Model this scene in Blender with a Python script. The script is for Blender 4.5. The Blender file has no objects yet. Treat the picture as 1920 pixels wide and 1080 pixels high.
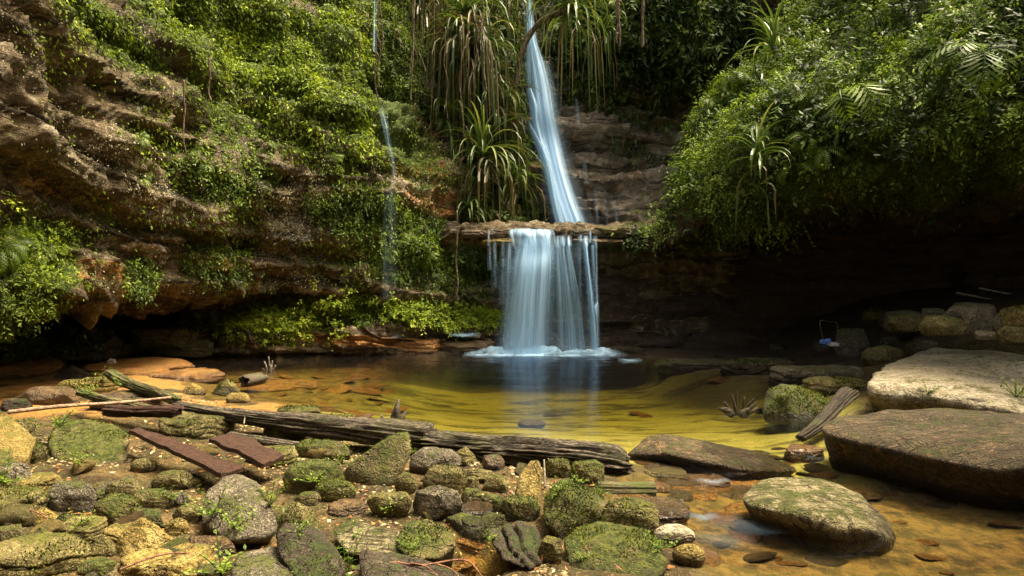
import bpy, bmesh, math, random
import numpy as np
from mathutils import Vector

S = bpy.context.scene
COL = S.collection
R = math.radians
# ------------------------------------------------------------------ camera
CAMZ, FPX, PITCH = 1.6, 1251.0, R(1.83)
cd = bpy.data.cameras.new("camera")
cam = bpy.data.objects.new("camera", cd)
COL.objects.link(cam)
cam.location = (0, 0, CAMZ)
cam.rotation_euler = (R(90) - PITCH, 0, 0)
cd.sensor_width = 36
cd.lens = 36 * FPX / 1920
cd.clip_end = 200
cd.clip_start = 0.05
S.camera = cam
# ------------------------------------------------------------------ light
SUN_EL, SUN_AZ = 66, 80        # azimuth from +y towards +x (where the sun stands)
w = bpy.data.worlds.new("World"); S.world = w
w.use_nodes = True
nt = w.node_tree; nt.nodes.clear()
sky = nt.nodes.new("ShaderNodeTexSky"); sky.sky_type = 'NISHITA'; sky.sun_disc = False
sky.sun_elevation = R(SUN_EL); sky.sun_rotation = R(SUN_AZ)
sky.air_density = 1.0; sky.dust_density = 6.0; sky.ozone_density = 0.3
mx = nt.nodes.new("ShaderNodeMix"); mx.data_type = 'RGBA'; mx.blend_type = 'MULTIPLY'
mx.inputs[0].default_value = 1; mx.inputs[7].default_value = (1.0, .87, .64, 1)
bg = nt.nodes.new("ShaderNodeBackground"); bg.inputs[1].default_value = 0.15
wo = nt.nodes.new("ShaderNodeOutputWorld")
nt.links.new(sky.outputs[0], mx.inputs[6]); nt.links.new(mx.outputs[2], bg.inputs[0]); nt.links.new(bg.outputs[0], wo.inputs[0])
sd_ = bpy.data.lights.new("sun", 'SUN'); sd_.energy = 2.5; sd_.angle = R(22); sd_.color = (1, .92, .74)
sun = bpy.data.objects.new("sun", sd_); COL.objects.link(sun)
e_, a_ = R(SUN_EL), R(SUN_AZ)
sv = Vector((math.sin(a_) * math.cos(e_), math.cos(a_) * math.cos(e_), math.sin(e_)))
sun.rotation_euler = sv.to_track_quat('Z', 'Y').to_euler(); sun.location = (0, 0, 30)
S.view_settings.view_transform = 'Standard'; S.view_settings.look = 'None'
S.view_settings.exposure = 1.95; S.view_settings.gamma = 1
S.cycles.use_denoising = True
S.cycles.max_bounces = 8; S.cycles.transparent_max_bounces = 24
S.cycles.diffuse_bounces = 4; S.cycles.caustics_reflective = False
S.cycles.sample_clamp_indirect = 6

# ------------------------------------------------------------------ pixel <-> world
CP, SP = math.cos(PITCH), math.sin(PITCH)
def ray(px, py):
    a = (px - 960) / FPX; b = (540 - py) / FPX
    return np.array([a, CP + b * SP, -SP + b * CP])
def P(px, py, Y):
    d = ray(px, py); return np.array([0, 0, CAMZ]) + d * (Y / d[1])
def Gz(px, py, z=0.0):
    d = ray(px, py); return np.array([0, 0, CAMZ]) + d * ((z - CAMZ) / d[2])
def proj(V):
    x = V[:, 0]; y = V[:, 1]; z = V[:, 2] - CAMZ
    f = y * CP - z * SP; u = y * SP + z * CP
    f = np.maximum(f, .01)
    return 960 + FPX * x / f, 540 - FPX * u / f

# ------------------------------------------------------------------ noise
def _h(ix, iy, iz, s):
    n = (ix * 374761393 + iy * 668265263 + iz * 2147483647 + s * 974711) & 0xffffffff
    n = ((n ^ (n >> 13)) * 1274126177) & 0xffffffff
    n = (n ^ (n >> 16)) * 2654435761 & 0xffffffff
    return ((n >> 8) & 0xffff) / 32767.5 - 1
def vn(p, s=0):
    i = np.floor(p).astype(np.int64); f = p - i; f = f * f * f * (f * (f * 6 - 15) + 10)
    o = 0
    for a in (0, 1):
        for b in (0, 1):
            for c in (0, 1):
                wt = (f[:, 0] if a else 1 - f[:, 0]) * (f[:, 1] if b else 1 - f[:, 1]) * (f[:, 2] if c else 1 - f[:, 2])
                o = o + wt * _h(i[:, 0] + a, i[:, 1] + b, i[:, 2] + c, s)
    return o
def fbm(p, f=1.0, o=4, s=0, g=.5):
    r = 0; a = 1.0
    for k in range(o):
        r = r + a * vn(p * f + 17.3 * k, s + k); f *= 2.03; a *= g
    return r
def sm(x, a, b):
    t = np.clip((x - a) / (b - a), 0, 1); return t * t * (3 - 2 * t)

# ------------------------------------------------------------------ meshes and objects
def mk(name, V, F, mat, smooth=True, attrs=None, uv=None, mats=None):
    me = bpy.data.meshes.new(name)
    V = np.asarray(V, dtype=np.float32)
    if isinstance(F, np.ndarray):
        k = F.shape[1]; n = len(F)
        me.vertices.add(len(V)); me.vertices.foreach_set("co", V.ravel())
        me.loops.add(n * k); me.loops.foreach_set("vertex_index", F.astype(np.int32).ravel())
        me.polygons.add(n)
        me.polygons.foreach_set("loop_start", np.arange(0, n * k, k, dtype=np.int32))
        me.polygons.foreach_set("loop_total", np.full(n, k, dtype=np.int32))
        me.update(calc_edges=True)
    else:
        me.from_pydata(V.tolist(), [], F)
    me.validate()
    if smooth: me.polygons.foreach_set("use_smooth", np.ones(len(me.polygons), dtype=bool))
    for k, v in (attrs or {}).items():
        at = me.attributes.new(k, 'FLOAT', 'POINT'); at.data.foreach_set("value", np.asarray(v, dtype=np.float32))
    if mat: me.materials.append(mat)
    return me
def put(name, me, loc=(0, 0, 0), parent=None, label=None, cat=None, group=None, kind=None, rot=(0, 0, 0), scale=1):
    o = bpy.data.objects.new(name, me); COL.objects.link(o)
    o.location = loc; o.rotation_euler = rot
    o.scale = (scale,) * 3 if not hasattr(scale, '__len__') else scale
    if parent: o.parent = parent
    if label: o['label'] = label
    if cat: o['category'] = cat
    if group: o['group'] = group
    if kind: o['kind'] = kind
    return o
def gridF(nr, nc):
    i = np.arange(nr * nc).reshape(nr, nc)
    return np.stack([i[:-1, :-1], i[1:, :-1], i[1:, 1:], i[:-1, 1:]], -1).reshape(-1, 4)
def cr(A, t):      # Catmull-Rom along axis 0
    n = len(A); i = np.clip(np.floor(t).astype(int), 0, n - 2); f = (t - i).reshape(-1, *([1] * (A.ndim - 1)))
    p0 = A[np.clip(i - 1, 0, n - 1)]; p1 = A[i]; p2 = A[i + 1]; p3 = A[np.clip(i + 2, 0, n - 1)]
    return .5 * (2 * p1 + (p2 - p0) * f + (2 * p0 - 5 * p1 + 4 * p2 - p3) * f ** 2 + (-p0 + 3 * p1 - 3 * p2 + p3) * f ** 3)
def loft(C, nr, nc):   # C rows x cols x 3
    C = np.asarray(C, float)
    A = cr(C, np.linspace(0, C.shape[0] - 1, nr))
    A = cr(np.swapaxes(A, 0, 1), np.linspace(0, C.shape[1] - 1, nc))
    return np.swapaxes(A, 0, 1)
def gnorm(A):
    dr = np.gradient(A, axis=0); dc = np.gradient(A, axis=1)
    n = np.cross(dr, dc); n /= np.linalg.norm(n, axis=2, keepdims=True) + 1e-9
    # face the camera
    return n
def rotm(rx, ry, rz):
    cx, sx, cy, sy, cz, sz = math.cos(rx), math.sin(rx), math.cos(ry), math.sin(ry), math.cos(rz), math.sin(rz)
    X = np.array([[1, 0, 0], [0, cx, -sx], [0, sx, cx]]); Y = np.array([[cy, 0, sy], [0, 1, 0], [-sy, 0, cy]]); Z = np.array([[cz, -sz, 0], [sz, cz, 0], [0, 0, 1]])
    return Z @ Y @ X
class MB:
    def __init__(s): s.V = []; s.F = []; s.n = 0; s.t = []
    def add(s, V, F, tint=.5):
        V = np.asarray(V, float); s.V.append(V); s.F += [tuple(int(i) + s.n for i in f) for f in F]; s.n += len(V)
        s.t.append(np.full(len(V), tint) if np.isscalar(tint) else tint)
    def me(s, name, mat, smooth=True): return mk(name, np.concatenate(s.V), s.F, mat, smooth, {'tint': np.concatenate(s.t)})
def tube(pts, rad, sides=7, amp=0.0, seed=0, cap=True):
    pts = np.asarray(pts, float); n = len(pts)
    rad = np.full(n, rad) if np.isscalar(rad) else np.asarray(rad, float)
    T = np.gradient(pts, axis=0); T /= np.linalg.norm(T, axis=1, keepdims=True) + 1e-9
    up = np.array([0, 0, 1.]) if abs(T[0][2]) < .9 else np.array([1., 0, 0])
    A = np.cross(T, up); A /= np.linalg.norm(A, axis=1, keepdims=True) + 1e-9; B = np.cross(T, A)
    th = np.arange(sides) * 2 * math.pi / sides
    D = A[:, None] * np.cos(th)[None, :, None] + B[:, None] * np.sin(th)[None, :, None]
    V = pts[:, None] + D * rad[:, None, None]
    V = V.reshape(-1, 3)
    if amp: V = V + D.reshape(-1, 3) * (amp * fbm(V, 9, 3, seed) * np.repeat(rad, sides))[:, None]
    F = []
    for i in range(n - 1):
        for j in range(sides):
            k = (j + 1) % sides
            F.append((i * sides + j, i * sides + k, (i + 1) * sides + k, (i + 1) * sides + j))
    if cap:
        F.append(tuple(range(sides))[::-1]); F.append(tuple((n - 1) * sides + j for j in range(sides)))
    return V, F
def spline(pts, n): 
    pts = np.asarray(pts, float); return cr(pts, np.linspace(0, len(pts) - 1, n))

# ------------------------------------------------------------------ materials
class NT:
    def __init__(s, name):
        s.m = bpy.data.materials.new(name); s.m.use_nodes = True; s.t = s.m.node_tree; s.t.nodes.clear()
        s.out = s.t.nodes.new("ShaderNodeOutputMaterial")
    def set(s, sock, v):
        if hasattr(v, 'is_output'): s.t.links.new(v, sock)
        else: sock.default_value = (tuple(v) + (1,))[:4] if sock.type == 'RGBA' else v
    def n(s, typ, ins=None, **kw):
        x = s.t.nodes.new("ShaderNode" + typ)
        for k, v in kw.items(): setattr(x, k, v)
        for k, v in (ins or {}).items(): s.set(x.inputs[k], v)
        return x
    def math(s, op, a, b=0.0, c=None, clamp=False):
        x = s.n("Math", {0: a, 1: b}, operation=op, use_clamp=clamp)
        if c is not None: s.set(x.inputs[2], c)
        return x.outputs[0]
    def ramp(s, f, a, b):
        return s.n("MapRange", {0: f, 1: a, 2: b}, interpolation_type='SMOOTHSTEP').outputs[0]
    def mix(s, f, a, b, mode='MIX'):
        x = s.n("Mix", data_type='RGBA', blend_type=mode); s.set(x.inputs[0], f); s.set(x.inputs[6], a); s.set(x.inputs[7], b); return x.outputs[2]
    def noise(s, vec, sc, det=5, ro=.6, dist=0):
        return s.n("TexNoise", {'Vector': vec, 'Scale': sc, 'Detail': det, 'Roughness': ro, 'Distortion': dist}).outputs[0]
    def mapv(s, vec, sc=(1, 1, 1), rot=(0, 0, 0), loc=(0, 0, 0)):
        return s.n("Mapping", {'Vector': vec, 'Scale': sc, 'Rotation': rot, 'Location': loc}).outputs[0]
    def attr(s, name): return s.n("Attribute", attribute_name=name).outputs['Fac']
    def bump(s, h, st, d=.02, nrm=None):
        x = s.n("Bump", {'Height': h, 'Strength': st, 'Distance': d})
        if nrm is not None: s.set(x.inputs['Normal'], nrm)
        return x.outputs[0]
def rockmat(name, c1, c2, c3, moss=.5, mcol=(.07, .10, .015), m2=(.13, .15, .03), rough=.75, scale=1., speck=.5, dark=(.02, .013, .007), objc=True, wet=0.0, strata=0.0, groove=0.0):
    t = NT(name)
    geo = t.n("NewGeometry")
    if objc:
        tc = t.n("TexCoord").outputs['Object']; oi = t.n("ObjectInfo").outputs['Random']
        vec = t.n("VectorMath", {0: tc, 1: t.n("CombineXYZ", {0: t.math('MULTIPLY', oi, 37.), 1: t.math('MULTIPLY', oi, 91.)}).outputs[0]}, operation='ADD').outputs[0]
    else: vec = geo.outputs['Position']; oi = 0.5
    n1 = t.noise(vec, 2.2 * scale, 6, .65, .4); n2 = t.noise(vec, 9 * scale, 6, .7); n3 = t.noise(vec, 38 * scale, 4, .7); n4 = t.noise(vec, 95 * scale, 3, .6)
    nz = t.n("SeparateXYZ", {0: geo.outputs['Normal']}).outputs[2]
    c = t.mix(t.ramp(n1, .36, .64), c1, c2)
    c = t.mix(t.ramp(n2, .50, .66), c, c3)
    c = t.mix(t.math('MULTIPLY', t.ramp(n3, .50, .34), .8), c, dark); c = t.mix(t.math('MULTIPLY', t.ramp(n2, .44, .32), .6), c, dark)
    c = t.mix(t.math('MULTIPLY', t.ramp(n4, .56, .66), speck), c, tuple(min(1, x * 1.9 + .03) for x in c3)); c = t.mix(t.math('MULTIPLY', t.ramp(n4, .46, .36), .55), c, dark)
    if strata:
        sv_ = t.mapv(vec, (.6, .6, 7), (.12, -.2, 0)); ns = t.noise(sv_, 2.5, 4, .7, .3)
        c = t.mix(t.math('MULTIPLY', t.ramp(ns, .48, .36), strata), c, dark)
    else: ns = n2
    # cracks
    vo = t.n("TexVoronoi", {'Vector': t.n("VectorMath", {0: vec, 1: t.n("TexNoise", {'Vector': vec, 'Scale': 4., 'Detail': 3.}).outputs[1]}, operation='ADD').outputs[0], 'Scale': 2.3 * scale}, feature='DISTANCE_TO_EDGE').outputs[0]
    crk = t.ramp(vo, .0, .03)
    crk = t.math('MAXIMUM', crk, t.ramp(t.noise(vec, 1.9 * scale, 3), .56, .44)); c = t.mix(t.math('MULTIPLY', t.math('SUBTRACT', 1., crk), .6), c, dark)
    if groove:
        g1 = t.noise(t.mapv(vec, (3, 26, 9), (0, 0, .5)), 1.6, 3, .6, .6); g2 = t.noise(t.mapv(vec, (24, 4, 9), (0, 0, .7)), 1.5, 3, .6, .6)
        gm = t.math('MAXIMUM', t.ramp(g1, .46, .38), t.math('MULTIPLY', t.ramp(g2, .44, .36), t.ramp(n1, .4, .6)))
        c = t.mix(t.math('MULTIPLY', gm, groove), c, tuple(x * 3 for x in dark)); n2 = t.math('SUBTRACT', n2, t.math('MULTIPLY', gm, .5 * groove))
    # moss
    mn = t.noise(vec, 3.3 * scale, 5, .7, .3); mn2 = t.noise(vec, 24 * scale, 4, .7)
    mf = t.math('ADD', t.math('MULTIPLY', nz, .22), t.math('ADD', mn, t.math('MULTIPLY', mn2, .5)))
    if moss >= 0:
        th = 1.16 - moss * .62
        mf = t.ramp(mf, th - .07, th + .08)
    mcolv = t.mix(t.ramp(mn2, .35, .65), mcol, m2)
    c = t.mix(mf, c, mcolv)
    c = t.mix(.55, c, t.mix(t.math('MULTIPLY', oi, 1.), (.72, .70, .66), (1.25, 1.2, 1.1)), 'MULTIPLY') if objc else c
    wz = t.n("SeparateXYZ", {0: geo.outputs['Position']}).outputs[2]; wf = t.ramp(t.math('ADD', wz, t.math('MULTIPLY', t.math('SUBTRACT', mn, .5), .10)), .075, .035); wf = t.math('MULTIPLY', wf, t.ramp(wz, -.10, -.03))
    c = t.mix(t.math('MULTIPLY', wf, .62), c, (.02, .014, .007))
    h = t.math('ADD', t.math('MULTIPLY', n2, .8), t.math('ADD', t.math('MULTIPLY', n3, .45), t.math('MULTIPLY', n4, .18)))
    h = t.math('ADD', h, t.math('MULTIPLY', crk, .35)); h = t.math('ADD', h, t.math('MULTIPLY', mf, .15))
    if strata: h = t.math('ADD', h, t.math('MULTIPLY', ns, .9))
    b = t.n("BsdfPrincipled", {'Base Color': c, 'Roughness': t.math('SUBTRACT', t.math('ADD', t.math('MULTIPLY', n3, .25), rough - .12), t.math('MULTIPLY', wf, .35), clamp=True), 'Specular IOR Level': .3 + wet, 'Normal': t.bump(h, 1., .06)})
    t.t.links.new(b.outputs[0], t.out.inputs[0]); return t.m
def leafmat(name, cols, tr=.35, rough=.5, spec=.35):
    t = NT(name); a = t.attr('tint')
    rp = t.n("ValToRGB", {0: a}); e = rp.color_ramp.elements
    while len(e) < len(cols): e.new(.5)
    for i, (pos, c) in enumerate(cols): e[i].position = pos; e[i].color = tuple(c) + (1,)
    geo = t.n("NewGeometry"); n1 = t.noise(geo.outputs['Position'], 1.3, 3); n2 = t.noise(geo.outputs['Position'], 22, 3)
    c = t.mix(.8, rp.outputs[0], t.mix(t.ramp(n1, .35, .65), (.75, .8, .7), (1.2, 1.15, 1.0)), 'MULTIPLY')
    c = t.mix(.5, c, t.mix(n2, (.7, .7, .7), (1.3, 1.3, 1.3)), 'MULTIPLY')
    b = t.n("BsdfPrincipled", {'Base Color': c, 'Roughness': rough, 'Specular IOR Level': spec})
    tl = t.n("BsdfTranslucent", {0: t.mix(1., c, (1.25, 1.2, .6), 'MULTIPLY')})
    x = t.n("MixShader", {0: tr, 1: b.outputs[0], 2: tl.outputs[0]})
    t.t.links.new(x.outputs[0], t.out.inputs[0]); return t.m
def woodmat(name, c1, c2, dark, stretch=(1, 1, 1), rough=.8, sc=6., moss=0.0):
    t = NT(name); tc = t.n("TexCoord").outputs['Object']
    v = t.mapv(tc, stretch)
    n1 = t.noise(v, sc, 6, .7, .3); n2 = t.noise(v, sc * 4, 5, .7); n3 = t.noise(tc, 5, 4)
    c = t.mix(t.ramp(n1, .35, .62), dark, c1); c = t.mix(t.ramp(n2, .48, .66), c, c2)
    if moss: c = t.mix(t.math('MULTIPLY', t.ramp(n3, .48, .62), moss), c, (.08, .10, .02))
    h = t.math('ADD', n1, t.math('MULTIPLY', n2, .5))
    b = t.n("BsdfPrincipled", {'Base Color': c, 'Roughness': rough, 'Normal': t.bump(h, 1., .02), 'Specular IOR Level': .3})
    t.t.links.new(b.outputs[0], t.out.inputs[0]); return t.m
def plain(name, col, rough=.6):
    t = NT(name); tc = t.n("TexCoord").outputs['Object']; n = t.noise(tc, 25, 4)
    b = t.n("BsdfPrincipled", {'Base Color': t.mix(n, tuple(x * .65 for x in col), tuple(min(1, x * 1.3) for x in col)), 'Roughness': rough, 'Normal': t.bump(n, .4, .01)})
    t.t.links.new(b.outputs[0], t.out.inputs[0]); return t.m

M = {}
M['moss'] = rockmat('mossy_stone', (.10, .085, .032), (.16, .13, .05), (.24, .20, .09), .50, (.028, .042, .007), (.10, .11, .018), dark=(.016, .013, .006))
M['olive'] = rockmat('olive_stone', (.10, .085, .028), (.17, .145, .048), (.28, .24, .10), .34, (.035, .045, .008), (.12, .12, .02))
M['grey'] = rockmat('grey_stone', (.075, .065, .042), (.13, .115, .08), (.22, .19, .13), .26, (.035, .045, .010), (.09, .10, .02), speck=.7)
M['ochre'] = rockmat('ochre_stone', (.18, .13, .03), (.27, .20, .05), (.38, .30, .10), .24, (.07, .07, .012), (.16, .15, .03))
M['orange'] = rockmat('orange_wet_stone', (.28, .12, .02), (.42, .21, .042), (.20, .09, .02), .10, rough=.35, wet=.3, speck=.3)
M['brown'] = rockmat('wet_brown_stone', (.07, .04, .016), (.13, .08, .03), (.19, .12, .045), .22, (.035, .04, .008), (.08, .08, .015), rough=.35, wet=.3, speck=.25)
M['pale'] = rockmat('pale_stone', (.58, .52, .36), (.72, .66, .50), (.44, .38, .22), .16, (.10, .11, .025), (.22, .21, .06), groove=.6, speck=.2, scale=1.3, dark=(.10, .07, .035))
M['slab'] = rockmat('bedded_slab', (.065, .052, .028), (.12, .10, .052), (.27, .17, .08), .20, (.035, .045, .010), (.09, .10, .02), speck=.6, groove=.85, scale=1.5, dark=(.018, .012, .007))
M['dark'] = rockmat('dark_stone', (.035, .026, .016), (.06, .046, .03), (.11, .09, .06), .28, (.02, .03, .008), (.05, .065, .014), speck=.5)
M['carved'] = rockmat('pale_green_carved_stone', (.20, .18, .08), (.34, .30, .16), (.46, .40, .24), .30, (.03, .05, .010), (.13, .14, .03), speck=.5, scale=1.6, groove=.9)
# ================================================================== LARGE STRUCTURE
# ---- ground
POOL = [(345,672),(600,662),(940,659),(1180,667),(1300,690),(1450,712),(1600,742),(1600,800),(1700,850),(1900,900),(2200,930),(2600,1100),(1900,1400),(1400,1400),
        (1320,1090),(1235,1020),(1170,950),(1150,880),(1000,852),(850,835),(700,800),(560,775),(430,758),(385,745),(330,715),(270,700)]
PW = np.array([Gz(a, b)[:2] for a, b in POOL])
def sdist(x, y):
    d = np.full(x.shape, 1e9); ins = np.zeros(x.shape, bool); n = len(PW)
    for i in range(n):
        a = PW[i]; b = PW[(i + 1) % n]; e = b - a
        t = np.clip(((x - a[0]) * e[0] + (y - a[1]) * e[1]) / (e @ e), 0, 1)
        d = np.minimum(d, np.hypot(x - a[0] - e[0] * t, y - a[1] - e[1] * t))
        c = ((a[1] > y) != (b[1] > y)) & (x < (b[0] - a[0]) * (y - a[1]) / (b[1] - a[1] + 1e-12) + a[0]); ins ^= c
    return np.where(ins, -d, d)
PUD = Gz(885, 1035, 0.0)
def hgt(x, y):
    x = np.asarray(x, float); y = np.asarray(y, float); sh = x.shape; x = x.ravel(); y = y.ravel()
    p = np.stack([x, y, x * 0], 1)
    d = sdist(x, y); d = d + .16 * fbm(p, 1.3, 3, 5) * (1 - sm(np.abs(d), .5, 1.2))
    land = .015 + .035 * sm(d, 0, 1.2) + .03 * sm(d, 1.5, 4) + .12 * sm(d, 1.5, 4) * sm(y, 7, 9) + .03 * fbm(p, 2.2, 4, 8) * sm(d, -.1, .4)
    near = 1 - sm(y, 4.3, 6.0)
    far = sm(y, 10.3, 11.6); dep = .04 + (.32 * sm(-d, .0, 1.0) + .10 * sm(-d, .5, 3)) * (1 - far) + .5 * sm(-d, .0, .35) * far
    shallow_l = sm(-x, .5, 3.0); dep = dep * (1 - .60 * shallow_l) * (1 - .72 * (1 - sm(y, 5.5, 9.5)))
    bed = -dep + .02 * fbm(p, 1.7, 4, 11)
    h = np.where(d > 0, land, bed); k = sm(d, -.25, .15); h = bed * (1 - k) + land * k
    h = h + 1.0 * sm(x, 4.2, 8) * sm(y, 6.8, 10)                       # the bank rises to the right rear
    h = h - .33 * np.exp(-((x - PUD[0]) ** 2 / .035 + (y - PUD[1]) ** 2 / .09)) * (d > 0)
    return h.reshape(sh)
def hz(x, y): return float(hgt(np.array([x]), np.array([y]))[0])
def G(px, py, dz=0.0):
    z = 0.0
    for _ in range(8):
        q = Gz(px, py, z + dz); z = .5 * z + .5 * hz(q[0], q[1])
    return Gz(px, py, z + dz)
xs = np.concatenate([np.linspace(-25, -8, 18)[:-1], np.linspace(-8, 8, 330), np.linspace(8, 25, 18)[1:]])
ys = np.concatenate([np.linspace(-14, 1.8, 20)[:-1], np.linspace(1.8, 8, 170)[:-1], np.linspace(8, 17, 110), np.linspace(17, 26, 6)[1:]])
X, Y = np.meshgrid(xs, ys); Hh = hgt(X, Y)
t = NT('bank_soil'); geo = t.n("NewGeometry"); v = geo.outputs['Position']; z = t.n("SeparateXYZ", {0: v}).outputs[2]
n1 = t.noise(v, 1.6, 5); n2 = t.noise(v, 8, 6, .7); n3 = t.noise(v, 45, 5, .7)
vo = t.n("TexVoronoi", {'Vector': v, 'Scale': 22.}); vo2 = t.n("TexVoronoi", {'Vector': v, 'Scale': 70.})
soil = t.mix(t.ramp(n1, .42, .62), (.035, .022, .008), (.12, .08, .028)); soil = t.mix(t.ramp(n2, .47, .58), soil, (.05, .045, .012))
soil = t.mix(.6, soil, t.mix(t.n("SeparateColor", {0: vo.outputs[1]}).outputs[0], (.55, .5, .42), (1.5, 1.45, 1.35)), 'MULTIPLY')
soil = t.mix(t.math('MULTIPLY', t.ramp(n3, .56, .66), .5), soil, (.42, .33, .17))
soil = t.mix(t.math('MULTIPLY', t.ramp(n3, .44, .34), .8), soil, (.05, .03, .012))
vm = t.mapv(v, (.55, 2.2, 1)); p1 = t.noise(vm, 1.5, 6, .65, .5)
sand = t.mix(t.ramp(p1, .40, .54), (.085, .08, .02), (.31, .29, .075)); sand = t.mix(t.ramp(n2, .55, .68), sand, (.38, .34, .10)); sand = t.mix(t.attr('silt'), sand, (.035, .026, .010)); sand = t.mix(t.math('MULTIPLY', t.ramp(t.attr('rusty'), .2, .8), .8), sand, t.mix(t.ramp(n2, .42, .58), (.045, .024, .008), (.19, .105, .028)))  # bed darkened towards the far shore: the cliff's dark reflection put into the colour
soil = t.mix(t.math('MULTIPLY', t.ramp(t.attr('amber'), .1, .9), t.ramp(n1, .40, .52)), soil, t.mix(n2, (.16, .07, .015), (.46, .25, .06)))
soil = t.mix(t.ramp(t.attr('murk'), .1, .9), soil, t.mix(n2, (.018, .012, .006), (.06, .042, .024)))  # soil goes darker on the cave bank and the rear shore
c = t.mix(t.ramp(z, -.02, .02), sand, soil)
hb = t.math('ADD', t.math('MULTIPLY', t.math('SUBTRACT', 1., vo.outputs[0]), .7), t.math('ADD', n3, t.math('MULTIPLY', t.math('SUBTRACT', 1., vo2.outputs[0]), .35)))
b = t.n("BsdfPrincipled", {'Base Color': c, 'Roughness': .8, 'Specular IOR Level': .25, 'Normal': t.bump(hb, .8, .03)})
t.t.links.new(b.outputs[0], t.out.inputs[0]); M['soil'] = t.m
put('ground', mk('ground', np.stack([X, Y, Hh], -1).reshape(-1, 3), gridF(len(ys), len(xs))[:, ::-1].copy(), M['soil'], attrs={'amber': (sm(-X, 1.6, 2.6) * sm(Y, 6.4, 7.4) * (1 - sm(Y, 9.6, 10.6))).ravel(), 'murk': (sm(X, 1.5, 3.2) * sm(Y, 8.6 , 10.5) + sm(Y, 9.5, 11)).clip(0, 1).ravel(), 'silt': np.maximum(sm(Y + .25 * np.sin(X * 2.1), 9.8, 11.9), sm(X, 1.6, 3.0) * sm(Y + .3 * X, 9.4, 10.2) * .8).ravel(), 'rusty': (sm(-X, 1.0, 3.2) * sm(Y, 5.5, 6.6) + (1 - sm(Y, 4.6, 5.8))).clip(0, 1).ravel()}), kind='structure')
# ---- pool water
t = NT('pool_water'); geo = t.n("NewGeometry"); v = geo.outputs['Position']
wn = t.noise(t.mapv(v, (1., 2.4, 1)), 1.1, 3, .5, .3); wn2 = t.noise(t.mapv(v, (1, 1, 1), (0, 0, .9)), 5, 3, .5)
h = t.math('ADD', wn, t.math('MULTIPLY', wn2, .14))
nrm = t.bump(h, .22, .08)
fr = t.n("Fresnel", {'IOR': 1.33, 'Normal': nrm}).outputs[0]
gl = t.n("BsdfGlossy", {'Color': (.85, .9, 1.0), 'Roughness': .15, 'Normal': nrm}); tr = t.n("BsdfTransparent", {0: (1, .98, .9)})
x = t.n("MixShader", {0: t.math('MULTIPLY', fr, 1.0), 1: tr.outputs[0], 2: gl.outputs[0]}); t.t.links.new(x.outputs[0], t.out.inputs[0]); M['water'] = t.m
va = t.n("VolumeAbsorption", {0: (.62, .59, .22), 1: 1.25}); t.t.links.new(va.outputs[0], t.out.inputs[1])
gx = np.linspace(-9, 9, 60); gy = np.linspace(.5, 16, 60); X2, Y2 = np.meshgrid(gx, gy)
Vt = np.stack([X2, Y2, X2 * 0], -1).reshape(-1, 3); Ft = gridF(60, 60)[:, ::-1].copy(); idx = np.arange(3600).reshape(60, 60)
ring = np.concatenate([idx[0], idx[1:, -1], idx[-1, :-1][::-1], idx[1:-1, 0][::-1]]); rn = np.roll(ring, -1)
Fs = np.stack([ring, ring + 3600, rn + 3600, rn], -1)
put('pool_water', mk('pool_water', np.vstack([Vt, Vt - [0, 0, 1.6]]), np.vstack([Ft, Ft[:, ::-1] + 3600, Fs]), M['water'], smooth=False), kind='structure')

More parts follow.
